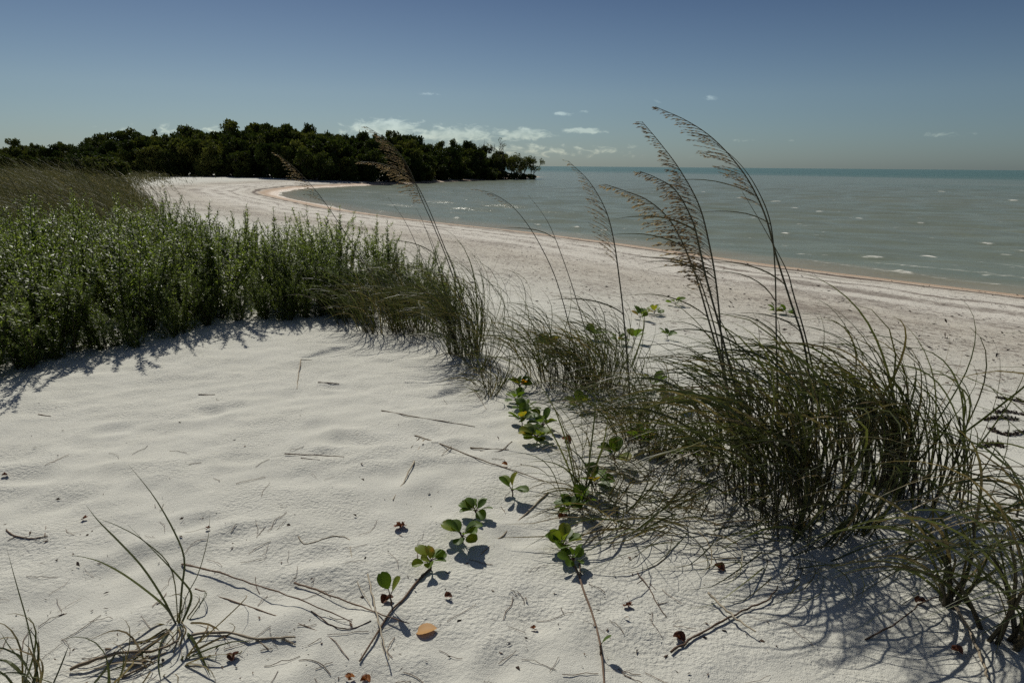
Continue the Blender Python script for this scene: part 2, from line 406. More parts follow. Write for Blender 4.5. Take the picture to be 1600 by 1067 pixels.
# ------------------------------------------------------------------ sea
WHITECAPS = [(1364, 403, .55), (1356, 385, .45), (1545, 380, .5), (1280, 370, .4), (1226, 369, .4), (1210, 316, .9), (1160, 310, 1.0), (1240, 326, .7), (1280, 330, .5), (1341, 341, .5), (1435, 350, .45),
             (1432, 366, .4), (1582, 314, .7), (1290, 282, 1.2), (1391, 302, .8), (1546, 303, .9), (1590, 393, .4), (1452, 402, .4), (1412, 427, .35), (1128, 283, 1.2), (1110, 282, 1.2), (1098, 300, .8), (945, 360, .35),
             (900, 356, .4), (840, 352, .4), (714, 342, .5), (700, 318, .7), (620, 330, .4), (705, 327, .5), (1500, 286, 1.2), (1470, 300, .8), (1180, 343, .5), (1060, 330, .5), (1000, 320, .6), (880, 300, .8), (1330, 320, .6)]
def build_sea():
    th = R(1) * np.arange(-60, 64, .13)
    rr = [9.0]
    while rr[-1] < 9000: rr.append(rr[-1] * 1.0085)
    rr = np.array(rr)
    T, Rr = np.meshgrid(th, rr)
    X = Rr * np.sin(T); Y = Rr * np.cos(T)
    S = shore_dist(X, Y)
    Z = np.zeros_like(X); slope = np.zeros_like(X)
    g = np.random.default_rng(21)
    amp_shore = smoothstep(0, -9, S)
    for k in range(26):
        lam = g.uniform(1.2, 5.5); a = g.normal(R(232), R(24)); kk = 2 * np.pi / lam
        dx, dy = math.cos(a), math.sin(a); A = .0048 * lam * g.uniform(.5, 1.2)
        fade = smoothstep(lam / (.0085 * 2.5), lam / (.0085 * 6), Rr) * 1.0
        ph = kk * (X * dx + Y * dy) + g.uniform(0, 7)
        Z += A * fade * (np.sin(ph) + .25 * np.sin(2 * ph + .6))
    Z *= .25 + .75 * amp_shore
    # whitecaps: short torn crests; spilled foam follows the crest direction
    foam = np.zeros_like(X)
    caps = []
    for (u, v, L) in WHITECAPS:
        p = on_plane(u, v, 0.0); caps.append((p[0], p[1], L, 0.92))
    for _ in range(2600):
        r = 17 * (300 / 17) ** g.uniform(0, 1); a = R(g.uniform(-28, 44)); caps.append((r * math.sin(a), r * math.cos(a), g.uniform(.08, .30) * (1 + r / 90), g.uniform(.3, .68)))
    for (cx, cy, L, amp) in caps:
        rc = math.hypot(cx, cy); ac = math.atan2(cx, cy)
        i0, i1 = np.searchsorted(rr, [rc - 3 * L - 1, rc + 3 * L + 1]); j0, j1 = np.searchsorted(th, [ac - (3 * L + .5) / rc, ac + (3 * L + .5) / rc])
        if i1 <= i0 or j1 <= j0: continue
        sl = (slice(i0, i1), slice(j0, j1))
        dx, dy = X[sl] - cx, Y[sl] - cy
        an = R(135 + g.uniform(-22, 22))
        a = (dx * math.cos(an) + dy * math.sin(an)) / L; b = (-dx * math.sin(an) + dy * math.cos(an)) / (.42 * L)
        w = np.exp(-(a * a + b * b) * 1.3)
        foam[sl] = np.maximum(foam[sl], amp * w)
        if amp > .9: Z[sl] += .16 * min(L, .6) * w
    # small breakers running along the beach
    n = perlin(X * .12, Y * .12, 31)
    for (s0, w0) in [(-1.2, .22), (-3.2, .3), (-6.0, .35)]:
        d = S - s0 - 1.1 * perlin(X * .08, Y * .08, 32)
        foam = np.maximum(foam, np.exp(-(d / w0) ** 2) * smoothstep(.15, .4, n + .12 * np.sin(s0 * 3)) * .52 * (Y < 60))
        Z += .05 * np.exp(-(d / (2.5 * w0)) ** 2) * smoothstep(-.1, .25, n)
    foam *= smoothstep(.2, -.6, S)
    Z += .0
    nx, ny = len(th), len(rr)
    i = (np.arange(ny - 1)[:, None] * nx + np.arange(nx - 1)[None])
    keep = (np.minimum.reduce([S[:-1, :-1], S[1:, :-1], S[:-1, 1:], S[1:, 1:]]) < 2.5)
    Q = np.stack([i, i + nx, i + nx + 1, i + 1], -1)[keep].reshape(-1, 4)
    V = np.stack([X, Y, Z], -1).reshape(-1, 3)
    o = link('sea_water', raw_mesh('sea_water', V, Q, water_material(), {'shore': S.ravel(), 'foam': foam.ravel()}))
    tag(o, kind='structure', label='choppy grey green sea with small whitecaps')
build_sea()

# ------------------------------------------------------------------ wood behind the bay
def limb(acc, p0, d0, L, r0, g, depth, ends, up=.35, split=3):
    K = 6; pts = [p0]; d = d0.copy()
    for k in range(K):
        d = unit(d + g.normal(0, .16, 3) + np.array([0, 0, up * .12])); pts.append(pts[-1] + d * L / K)
    acc.tube(np.array(pts), np.linspace(r0, r0 * .55, K + 1), 5, g.uniform(.2, .8))
    if depth == 0: ends.append(pts[-1]); return
    for i in range(split):
        a = g.uniform(0, 2 * np.pi); sp = g.uniform(.5, 1.0)
        nd = unit(d + sp * np.array([math.cos(a), math.sin(a), g.uniform(-.1, .5)]))
        limb(acc, pts[-1 - (i % 2)], nd, L * g.uniform(.55, .8), r0 * .55, g, depth - 1, ends, up, split)
    ends.append(pts[K // 2])
def make_tree_meshes(kind, seed):
    """unit-height tree: trunk mesh and crown mesh"""
    g = np.random.default_rng(seed); tr = Acc(); cr = Acc(); ends = []
    if kind == 'bushy':      # foliage down to the ground
        for k in range(3):
            a = g.uniform(0, 6.28); limb(tr, np.array([.03 * math.cos(a), .03 * math.sin(a), -.02]), unit(np.array([.45 * math.cos(a), .45 * math.sin(a), 1])), .36, .022, g, 2, ends)
        lobes = [(e, g.uniform(.05, .11)) for e in ends]
        for _ in range(36):
            a = g.uniform(0, 6.28); z = g.uniform(.05, .6); lobes.append((np.array([math.cos(a) * g.uniform(.1, .3), math.sin(a) * g.uniform(.1, .3), z]), g.uniform(.05, .10)))
        n = 5200; ls = .055
    elif kind == 'tall':
        for k in range(2):
            a = g.uniform(0, 6.28); limb(tr, np.array([.02 * math.cos(a), .02 * math.sin(a), -.02]), unit(np.array([.15 * math.cos(a), .15 * math.sin(a), 1])), .5, .02, g, 2, ends)
        lobes = [(e, g.uniform(.04, .10)) for e in ends]
        for _ in range(8):
            a = g.uniform(0, 6.28); lobes.append((np.array([math.cos(a) * .15, math.sin(a) * .15, g.uniform(.3, .6)]), g.uniform(.07, .12)))
        n = 4200; ls = .05
    elif kind == 'leaning':  # open crown on bare leaning trunks
        for k in range(4):
            a = g.uniform(0, 6.28); limb(tr, np.array([.05 * math.cos(a), .05 * math.sin(a), -.03]), unit(np.array([.6 * math.cos(a) + .1, .6 * math.sin(a), 1])), .45, .024, g, 2, ends)
        lobes = [(e + np.array([0, 0, .03]), g.uniform(.07, .13)) for e in ends if e[2] > .34]
        n = 3000; ls = .045
    elif kind == 'snag':
        limb(tr, np.array([0, 0, -.02]), np.array([0, 0, 1.0]), .5, .028, g, 3, ends, .3, 3)
        lobes = [(e, .05) for e in ends[::5]]; n = 160; ls = .03
    wts = np.array([r ** 2.2 for _, r in lobes]); wts /= wts.sum()
    pick = g.choice(len(lobes), n, p=wts)
    C = np.array([lobes[i][0] for i in pick]); rad = np.array([lobes[i][1] for i in pick])
    dr = rand_dirs(n, g); q = g.uniform(.35, 1.05, n) ** .6
    P = C + dr * (rad * q)[:, None] * np.array([1.1, 1.1, .8])
    ok = P[:, 2] > .0; P = P[ok]; dr = dr[ok]; n = len(P); rad = rad[ok]
    ax = unit(rand_dirs(n, g) + dr * .6 + np.array([0, 0, .2])); sd_ = unit(np.cross(ax, rand_dirs(n, g)))
    lob_t = g.uniform(.1, .9, len(lobes))[pick][ok]
    cr.leaves(P, ax, sd_, g.uniform(.6, 1.3, n) * ls, g.uniform(.5, .9, n) * ls, np.clip(lob_t * .6 + g.uniform(0, .4, n), 0, 1), .15)
    V = np.concatenate(cr.V); zt = V[:, 2].max()
    if kind == 'snag': zt = np.concatenate(tr.V)[:, 2].max()
    for A in (tr, cr): A.V = [v / zt for v in A.V]
    return tr.mesh(kind + '_trunk', M['bark']), cr.mesh(kind + '_crown', M['tree'], smooth=False)
TREES = {}
for k, n in (('bushy', 5), ('tall', 5), ('leaning', 3), ('snag', 2)):
    TREES[k] = [make_tree_meshes(k, 100 + i * 7 + len(k)) for i in range(n)]
def tree(kind, i, x, y, height, label, group=None, name='broadleaf_tree', wide=1.0, rz=None):
    tm, cm_ = TREES[kind][i % len(TREES[kind])]
    o = link(name, None, None, (x, y, gh(x, y) - .05))
    o.rotation_euler.z = random.uniform(0, 6.28) if rz is None else rz
    o.scale = (height * wide, height * wide, height)
    tag(o, label, 'tree', group)
    link('trunk', tm, o); link('crown', cm_, o)
    return o
PROF_U = [-300, 0, 40, 80, 120, 150, 180, 220, 270, 300, 340, 370, 400, 430, 450, 490, 520, 560, 610, 640, 680, 755, 780, 800, 820, 840]
PROF_V = [238, 231, 224, 226, 228, 223, 213, 206, 202, 205, 203, 200, 193, 198, 200, 198, 203, 209, 210, 214, 221, 224, 230, 236, 242, 252]
FRONT_U = [-300, 0, 200, 300, 400, 500, 600, 650, 700, 750, 800, 830]
FRONT_D = [92, 100, 112, 113, 110, 107, 110, 120, 134, 150, 160, 164]
def build_wood():
    g = np.random.default_rng(11)
    rows = [(0, 1.0, 30, 'bushy', .62), (3, .9, 30, 'bushy', .84), (8, .8, 36, 'tall', .97), (14, .68, 46, 'tall', 1.0), (20, .8, 34, 'bushy', .98)]
    labs = ['bushy dark green tree at the front edge of the wood, foliage down to the sand', 'dense dark green tree just behind the front edge of the wood across the bay',
            'tall dark green tree in the middle of the wood across the bay', 'tall tree whose crown tops the skyline of the wood', 'tree at the back of the wood across the bay']
    grp = ['trees at the front edge of the wood', 'trees of the second row of the wood', 'trees in the middle of the wood', 'trees on the skyline of the wood', 'trees at the back of the wood']
    for ri, (off, wid, n, kind, hf) in enumerate(rows):
        us = np.linspace(-150, 770, n) + g.uniform(-14, 14, n)
        for u in us:
            if u > 690 and ri > 2: continue
            D = np.interp(u, FRONT_U, FRONT_D) + off + g.uniform(-1.2, 1.5)
            x = (u - 800) / F * D * 1.0
            y = math.sqrt(max(D * D, 1)) 
            vt = np.interp(u, PROF_U, PROF_V) + g.uniform(-4, 7)
            zt = 3 + (v_horizon(u) - vt) / F * D
            s_ = float(shore_dist(np.array([x]), np.array([y]))[0])
            if s_ < 3.0: y += 3.5 - s_
            h = (zt - gh(x, y)) * hf * g.uniform(.86, 1.07)
            if u > 640: h = min(h, 7.2)
            k = kind if not (kind == 'tall' and g.uniform() < .3) else 'bushy'
            tree(k, int(g.integers(0, 9)), x, y, h, labs[ri], grp[ri], wide=wid * g.uniform(.85, 1.15) * (1.15 if k == 'tall' else 1.0))
    # single trees that can be told apart
    def by_px(kind, i, u, vtop, D, label, wide=1.0, name='broadleaf_tree', rz=None):
        x = (u - 800) / F * D; z = 3 + (v_horizon(u) - vtop) / F * D
        tree(kind, i, x, D, z - gh(x, D), label, None, name, wide, rz)
    by_px('tall', 1, 396, 189, 122, 'tallest tree of the wood, its crown standing above the treeline', .9)
    by_px('tall', 2, 437, 195, 122, 'tall tree just right of the tallest crown of the wood', .75)
    by_px('tall', 3, 487, 196, 124, 'slender tree with a round tuft above the treeline left of the cloud bank', .5)
    by_px('tall', 0, 612, 206, 128, 'tree with a small tuft poking above the treeline under the cloud bank', .5)
    by_px('tall', 4, 40, 217, 108, 'tree with twin tufts above the far left treeline', .8)
    by_px('tall', 1, 700, 218, 150, 'thin crowned tree standing up from the point', .6)
    by_px('tall', 3, 722, 221, 152, 'open crowned tree near the bare tree on the point', .7)
    by_px('tall', 2, 738, 225, 152, 'narrow feathery tree beside the bare tree on the point', .55)
    by_px('snag', 0, 753, 220, 156, 'tall thin half bare tree on the point', .7, 'bare_tree')
    by_px('snag', 1, 779, 221, 158, 'bare branched tree rising above the leafy trees of the point', 1.1, 'bare_tree')
    by_px('leaning', 0, 770, 240, 158, 'leafy mangrove in front of the bare tree on the point', 1.1, 'mangrove_tree')
    by_px('leaning', 1, 792, 240, 160, 'mangrove with open trunks, third from the tip of the point', 1.15, 'mangrove_tree')
    by_px('leaning', 2, 808, 239, 162, 'round crowned mangrove on arched trunks, second from the tip of the point', 1.25, 'mangrove_tree')
    by_px('leaning', 0, 824, 243.5, 164, 'small wind shaped mangrove at the very tip of the point', 1.0, 'mangrove_tree', 2.0)
    for (u, vt, D) in [(640, 262, 121), (662, 258, 126), (690, 256, 133), (712, 258, 140), (735, 256, 147), (752, 258, 151), (768, 264, 154), (783, 266, 157), (797, 267, 159), (812, 269, 161), (828, 270.5, 163)]:
        by_px('bushy', int(u), u, vt, D, 'low bush hugging the waterline of the point', 1.6, 'mangrove_bush'); bpy.context.scene.collection.objects
    for (u, vt, D, w) in [(165, 236, 62, 1.5), (188, 243, 58, 1.5), (95, 244, 60, 1.4), (20, 240, 56, 1.6), (-60, 236, 58, 1.6)]:
        by_px('bushy', int(u) % 5, u, vt, D, 'low olive bush standing in the dune grass before the wood', w, 'dune_bush')
build_wood()
for o in list(COL.objects):
    if o.name.startswith('mangrove_bush'): o['group'] = 'low bushes along the point'
    if o.name.startswith('dune_bush'): o['group'] = 'bushes in the dune grass'

# ------------------------------------------------------------------ grass blades
WIND = unit(np.array([-1.0, -.08, 0.0]))
def blades(acc, g, base, n, length, spread, rad, width=.0036, lean=1.0, K=9, up=1.0, dead=.2, tmin=.3):
    """n arching blades rooted round BASE; wind bends them downwind, weight bends them down"""
    a = g.uniform(0, 2 * np.pi, n); rr = rad * np.sqrt(g.uniform(0, 1, n))
    B = np.stack([base[0] + rr * np.cos(a), base[1] + rr * np.sin(a), np.zeros(n)], 1)
    B[:, 2] = ground(B[:, 0], B[:, 1]) - .02
    a2 = a + g.normal(0, .7, n)
    d = np.stack([spread * np.cos(a2) * g.uniform(.2, 1, n), spread * np.sin(a2) * g.uniform(.2, 1, n), np.full(n, up)], 1)
    d = unit(d + g.normal(0, .10, (n, 3)))
    L = length * np.clip(g.normal(.85, .22, n), .3, 1.25)
    dl = g.uniform(0, 1, n) < dead
    bend = lean * np.clip(g.normal(1, .3, n), .55, 2.0) * np.where(dl, 1.5, 1.0)
    P = [B]; step = (L / K)[:, None]
    for k in range(K):
        f = ((k + .5) / K) ** 1.5 * 1.15
        d = unit(d + (WIND[None] * .26 + np.array([0, 0, -.20])) * (bend * f * 1.6)[:, None] + g.normal(0, .025, (n, 3)))
        nxt = P[-1] + d * step
        gz = ground(nxt[:, 0], nxt[:, 1], fine=False) + .012
        nxt[:, 2] = np.maximum(nxt[:, 2], gz)
        P.append(nxt)
    P = np.stack(P, 1)
    prof = np.interp(np.linspace(0, 1, K + 1), [0, .15, .6, 1], [.8, 1.0, .75, .08])
    Wd = width * g.uniform(.6, 1.25, n)[:, None] * prof[None]
    side = unit(np.cross(d, rand_dirs(n, g)))
    tint = np.where(dl, g.uniform(0, .2, n), g.uniform(tmin, 1, n) ** 1.3)
    tt = np.repeat(tint[:, None], K + 1, 1)
    tt[:, 0] = np.minimum(tt[:, 0], .2); tt[:, 1] = np.minimum(tt[:, 1], .36)
    acc.ribbons(P, Wd, side, tt)

def culms(stem_acc, leaf_acc, g, base, n, rad, height=.5, leaves=5, ll=.7, r=.0035, wleaf=.0042, tilt=.12, lean=1.0, tone=.3):
    """upright sheathed stems with long leaves leaving them one above the other and blown downwind"""
    PP, WW, SS, TT = [], [], [], []
    for _ in range(n):
        a = g.uniform(0, 6.28); q = rad * math.sqrt(g.uniform()); x, y = base[0] + q * math.cos(a), base[1] + q * math.sin(a)
        p = np.array([x, y, gh(x, y) - .02]); H = height * g.uniform(.6, 1.25); K = 6
        d = unit(np.array([g.normal(0, tilt), g.normal(0, tilt), 1])); pts = [p]
        for k in range(K): d = unit(d + WIND * .035 * k * lean + g.normal(0, .02, 3)); pts.append(pts[-1] + d * H / K)
        pts = np.array(pts); rr = r * g.uniform(.7, 1.3)
        stem_acc.tube(pts, np.linspace(rr * 1.25, rr * .6, K + 1), 5, np.interp(np.linspace(0, 1, K + 1), [0, .3, 1], [.15, tone, tone + .15]).repeat(5))
        m = max(2, int(g.normal(leaves, 1)))
        for i in range(m):
            f = np.clip(.18 + .82 * (i + g.uniform(0, .8)) / m, 0, .999) * K; k = int(f); b = pts[k] + (pts[k + 1] - pts[k]) * (f - k); tn = unit(pts[k + 1] - pts[k])
            o = g.normal(0, 1, 3) * np.array([1, 1, .1]); dd = unit(tn + o * .28 + WIND * .1); L = ll * g.uniform(.5, 1.2); NK = 11; path = [b]; bd = np.clip(g.normal(1.1, .35), .45, 2.0) * lean
            for e in range(NK):
                fr = (e + .5) / NK; dd = unit(dd + (WIND * .27 + np.array([0, 0, -.19])) * bd * fr ** 1.2 * 1.25 + g.normal(0, .012, 3)); nx_ = path[-1] + dd * L / NK; nx_[2] = max(nx_[2], float(base[2]) - .12 + .02 * fr) if nx_[2] < base[2] - .1 else nx_[2]; path.append(nx_)
            dead = g.uniform() < .28
            PP.append(path); WW.append(wleaf * g.uniform(.6, 1.25) * np.interp(np.linspace(0, 1, NK + 1), [0, .12, .55, 1], [.8, 1, .75, .05])); SS.append(unit(np.cross(dd, g.normal(size=3)))); TT.append(g.uniform(0, .18) if dead else g.uniform(.3, 1) ** 1.3)
    leaf_acc.ribbons(np.array(PP), np.array(WW), np.array(SS), np.array(TT))

def spline(pts, n):
    """Catmull-Rom through pts"""
    pts = np.asarray(pts, float)
    P = np.vstack([2 * pts[0] - pts[1], pts, 2 * pts[-1] - pts[-2]])
    out = []
    segs = len(pts) - 1
    for q in np.linspace(0, segs - 1e-6, n):
        i = int(q); f = q - i; a, b, c, d = P[i:i + 4]
        out.append(.5 * ((2 * b) + (-a + c) * f + (2 * a - 5 * b + 4 * c - d) * f * f + (-a + 3 * b - 3 * c + d) * f ** 3))
    return np.array(out)

def seed_branches(acc, g, path, start, dens=1.0, blen=.13, fat=1.0, tint0=.5):
    droop = np.clip((fat - .8) / .5, .15, 1)   # ripe heads hang, green ones sweep up along the stalk
    """panicle: drooping branches swept downwind, each with flat spikelets"""
    K = len(path); L = np.concatenate([[0], np.cumsum(np.linalg.norm(np.diff(path, axis=0), axis=1))]); tot = L[-1]
    n = int((1 - start) * tot / .013 * dens)
    SP, SA, SS, SL, ST = [], [], [], [], []
    for i in range(n):
        f = start + (1 - start) * (i + g.uniform(0, 1)) / n
        p = np.array([np.interp(f * tot, L, path[:, k]) for k in range(3)])
        j = min(K - 2, int(np.searchsorted(L, f * tot))); tn = unit(path[j + 1] - path[j])
        q = (f - start) / (1 - start)
        bl = blen * (.55 + .75 * math.sin(math.pi * min(1, q * 1.1 + .12))) * g.uniform(.6, 1.15) * (1.0 - .55 * q) * (1.55 - .45 * droop)
        d = unit(tn * (1.05 - .5 * droop) + WIND * (.35 + .45 * droop) + np.array([g.normal(0, .08), g.normal(0, .16), g.normal(.02, .06)]))
        B = [p]
        for k in range(5):
            d = unit(d + WIND * .13 + np.array([0, 0, -.04 - .09 * droop]) + g.normal(0, .03, 3)); B.append(B[-1] + d * bl / 5)
        B = np.array(B)
        acc.tube(B, np.linspace(.0011, .0005, 6), 3, .25)
        m = max(4, int(bl / .0078))
        for e in range(m):
            ff = g.uniform(.25, 1.0) * 5; k = min(4, int(ff)); pp = B[k] + (B[k + 1] - B[k]) * (ff - k)
            SP.append(pp); SA.append(unit(d + g.normal(0, .16, 3) + np.array([0, 0, -.10]))); SL.append(g.uniform(.013, .024)); ST.append(np.clip(tint0 + g.normal(0, .22), 0, 1))
    if SP:
        SA = np.array(SA); SS = unit(np.cross(SA, rand_dirs(len(SA), g)))
        acc.leaves(np.array(SP), SA, SS, np.array(SL), np.array(SL) * .23 * fat, np.array(ST), .1)

def stalk(parent, base_px, pix, g, head=.0, r=.0032, dens=1.0, blen=.13, fat=1.0, tint=.5, depth=None, zig=.06, leafs=0):
    """flower stalk measured on the photo: base on the ground, then points at the distance of the base, swaying a little in depth"""
    b = gpt(*base_px)
    D = (b - EYE) @ _f if depth is None else depth
    pts = [b - np.array([0, 0, .03])]
    for i, (u, v) in enumerate(pix):
        pts.append(at_depth(u, v, D - zig * ((i + 1) / len(pix)) ** 2))
    P = spline(pts, 44)
    o = parent.matrix_basis.translation if parent is not None else Vector((0, 0, 0))
    off = np.array(o)
    r *= 1.6
    A = Acc(); A.tube(P - off, np.interp(np.linspace(0, 1, 44), [0, .5, .8, 1], [r, r * .75, r * .4, r * .2]), 5, np.interp(np.linspace(0, 1, 44), [0, .4, 1], [.2, .5, .75]).repeat(5))
    if leafs:
        n = leafs; f = g.uniform(.25, .62, n); Pk = []
        for ff in f:
            j = int(ff * 43); d = unit(unit(P[j + 1] - P[j]) * .8 + WIND * .55 + g.normal(0, .15, 3)); q = [P[j] - off]
            Lb = g.uniform(.3, .5)
            for k in range(9):
                d = unit(d + WIND * .16 + np.array([0, 0, -.075]) + g.normal(0, .02, 3)); q.append(q[-1] + d * Lb / 9)
            Pk.append(q)
        Pk = np.array(Pk)
        Wd = .0042 * np.interp(np.linspace(0, 1, 10), [0, .2, .6, 1], [.7, 1, .7, .06])[None].repeat(n, 0)
        A.ribbons(Pk, Wd, unit(np.array([[.1, -.6, 1.0]]).repeat(n, 0) + g.normal(0, .3, (n, 3))), np.full(n, .45))
    so = link('flower_stalk', A.mesh('flower_stalk', M['stalk']), parent)
    if head > 0:
        H = Acc(); seed_branches(H, g, P - off, 1 - head, dens, blen, fat, tint)
        link('seed_head', H.mesh('seed_head', M['seed'], smooth=False), so)
    return so

def clump(px, label, specs, seed, cat='grass tuft', name='sea_oats_clump', group=None, stems=()):
    """one tuft of grass: Empty at its foot > leaf_blades, flower_stalk (> seed_head)"""
    g = np.random.default_rng(seed)
    b = gpt(*px)
    o = link(name, None, None, tuple(b)); tag(o, label, cat, group)
    A = Acc()
    for (du, dv, kw) in specs:
        q = gpt(px[0] + du, px[1] + dv)
        blades(A, g, q, **kw)
    if stems:
        S_ = Acc()
        for (du, dv, k) in stems: culms(S_, A, g, gpt(px[0] + du, px[1] + dv), **k)
        S_.V = [v - b for v in S_.V]
        link('stems', S_.mesh('stems', M['stalk']), o)
    A.V = [v - b for v in A.V]
    link('leaf_blades', A.mesh('leaf_blades', M['grass'], smooth=False), o)
    return o, g

def kw(n, length, spread=.5, rad=.08, width=.0036, lean=1.0, **k): return dict(n=n, length=length, spread=spread, rad=rad, width=width, lean=lean, **k)

# --- large clump right of centre, several tufts growing into each other
o, g = clump((1215, 815), 'biggest sea oats tuft, dense dark base with three tall heads leaning left', [(0, 0, kw(19, 0.99, .55, .14, 0.0056, 1.00)), (-50, -30, kw(10, 0.95, .6, .12, 0.0056, 1.10)), (40, -30, kw(12, 0.99, .5, .12, 0.0056, 0.90))], 1, stems=[(0, 0, dict(n=18, rad=.15, height=.5, ll=.75, wleaf=0.0055)), (-55, -30, dict(n=9, rad=.12, height=.5, ll=.7, wleaf=0.0055)), (45, -25, dict(n=10, rad=.12, height=.48, ll=.75, wleaf=0.0055))])
stalk(o, (1150, 760), [(1142, 680), (1130, 560), (1120, 450), (1108, 380), (1092, 320), (1062, 265), (1030, 222), (1003, 190)], g, .52, .0036, 1.15, .13, 1.0, .3, leafs=2)
stalk(o, (1165, 780), [(1155, 700), (1135, 600), (1110, 510), (1085, 425), (1052, 352), (1015, 315), (975, 298), (945, 288)], g, .36, .0036, 1.1, .12, 1.3, .75, leafs=2)
stalk(o, (1180, 790), [(1165, 680), (1132, 540), (1105, 440), (1094, 392), (1082, 345), (1056, 298), (1025, 278), (1000, 268)], g, .38, .0038, 1.3, .12, 1.3, .45, leafs=2)
stalk(o, (1160, 790), [(1150, 700), (1128, 560), (1098, 450), (1080, 420), (1075, 414)], g, 0, .003, leafs=1)
o, g = clump((1290, 790), 'tuft behind the biggest one, holding the tallest head and its bare twin stem', [(0, 0, kw(13, 0.99, .5, .12, 0.0056, 1.00)), (50, -40, kw(10, 0.99, .5, .12, 0.0056, 1.00)), (-60, -70, kw(10, 0.89, .5, .14, 0.0056, 0.90))], 2, stems=[(0, 0, dict(n=10, rad=.12, height=.5, ll=.75, wleaf=0.0055)), (50, -40, dict(n=9, rad=.12, height=.5, ll=.75, wleaf=0.0055)), (-60, -70, dict(n=8, rad=.14, height=.5, ll=.7, wleaf=0.0055))])
stalk(o, (1285, 770), [(1272, 660), (1258, 545), (1235, 470), (1213, 400), (1195, 335), (1165, 275), (1120, 222), (1075, 190), (1024, 167)], g, .34, .0038, .85, .12, .8, .35, leafs=3)
stalk(o, (1222, 760), [(1216, 650), (1213, 520), (1211, 420), (1203, 345), (1180, 290), (1150, 250), (1112, 220)], g, 0, .003, leafs=2)
stalk(o, (1300, 770), [(1285, 660), (1262, 540), (1240, 460), (1228, 420), (1190, 350), (1160, 300)], g, 0, .003, leafs=1)
o, g = clump((1130, 735), 'low spreading tuft at the left foot of the biggest sea oats tuft', [(0, 0, kw(29, 0.81, .75, .13, 0.0046, 1.24)), (40, -50, kw(21, 0.87, .6, .13, 0.0046, 1.10)), (-30, -20, kw(11, 0.65, .9, .1, 0.0046, 1.29))], 3, stems=[(0, 0, dict(n=10, rad=.13, height=.35, ll=.65, tilt=.25, wleaf=0.0050)), (30, -40, dict(n=10, rad=.14, height=.4, ll=.65, wleaf=0.0050))])
o, g = clump((1380, 790), 'tuft with reddish bases just right of the dense dark clump', [(0, 0, kw(10, 0.99, .4, .07, 0.0057, 1.16, tmin=.25)), (25, -40, kw(10, 0.95, .5, .09, 0.0052, 1.21))], 4, stems=[(12, -18, dict(n=24, rad=.11, height=.45, ll=.8, r=.0047, tone=.08, wleaf=.005))])
o, g = clump((1180, 690), 'tuft on the beach side behind the dense dark clump', [(0, 0, kw(13, 0.80, .5, .2, 0.0048, 0.96)), (90, 10, kw(12, 0.80, .5, .2, 0.0048, 0.96)), (150, 25, kw(6, 0.76, .5, .15, 0.0048, 0.96))], 5, stems=[(0, 0, dict(n=9, rad=.2, height=.45, ll=.65, wleaf=0.0052)), (100, 10, dict(n=10, rad=.2, height=.45, ll=.7, wleaf=0.0052)), (160, 30, dict(n=6, rad=.16, height=.42, ll=.7, wleaf=0.0052))])
o, g = clump((1440, 780), 'thin open tuft at the right end of the row, lone stems on pale sand', [(0, 0, kw(7, 0.95, .5, .12, 0.0045, 1.31)), (-20, -30, kw(7, 0.78, .5, .12, 0.0045, 1.31)), (50, 10, kw(4, 0.89, .5, .12, 0.0045, 1.31))], 6, stems=[(0, 0, dict(n=9, rad=.12, height=.42, ll=.75, r=.004, tone=.1)), (45, 5, dict(n=7, rad=.12, height=.42, ll=.8, r=.004)), (-30, -40, dict(n=5, rad=.1, height=.4, ll=.7))])
o, g = clump((1565, 1000), 'thick stemmed tuft in the lower right corner with brown sheathed bases', [(0, 0, kw(2, 1.05, .45, .10, 0.0050, 1.19)), (40, -50, kw(3, 1.05, .5, .15, 0.0046, 1.19)), (75, 40, kw(2, 1.01, .5, .12, 0.0050, 1.19)), (140, -40, kw(4, 1.10, .5, .16, 0.0046, 1.07))], 7, stems=[(0, 0, dict(n=8, rad=.07, height=.42, ll=.75, r=.007, tone=.08, tilt=.2, wleaf=0.0048)), (50, -40, dict(n=7, rad=.12, height=.5, ll=.8, r=.006, tone=.1, tilt=.2, wleaf=0.0043))])
o, g = clump((1480, 945), 'short stout tuft between the lower right corner tuft and the shadowed sand', [(0, 0, kw(3, 0.60, .5, .03, 0.0061, 0.94)), (10, -20, kw(2, 0.49, .7, .05, 0.0051, 1.14))], 8, stems=[(0, 0, dict(n=6, rad=.03, height=.3, ll=.55, r=.006, wleaf=.0055, tone=.1, tilt=.3))])
o, g = clump((1660, 900), 'tuft cut by the right edge of the photo, long arching blades', [(0, 0, kw(3, 1.18, .5, .16, 0.0042, 1.40)), (40, 60, kw(2, 1.14, .5, .16, 0.0042, 1.40))], 9, stems=[(0, 0, dict(n=6, rad=.14, height=.5, ll=.9, r=.005, tilt=.15, lean=6.1, wleaf=0.0043)), (30, 70, dict(n=4, rad=.14, height=.5, ll=.85, r=.005, tilt=.15, wleaf=0.0043)), (-40, -70, dict(n=4, rad=.14, height=.45, ll=.85, r=.004, tilt=.15, lean=4.1, wleaf=0.0039))])
o, g = clump((1330, 830), 'flattened tuft of nearly horizontal blades in front of the dense dark clump', [(0, 0, kw(18, 0.92, .7, .08, 0.0052, 1.32)), (80, 20, kw(11, 0.81, .8, .1, 0.0052, 1.32)), (-60, 10, kw(22, 0.81, .8, .1, 0.0052, 1.23))], 10)
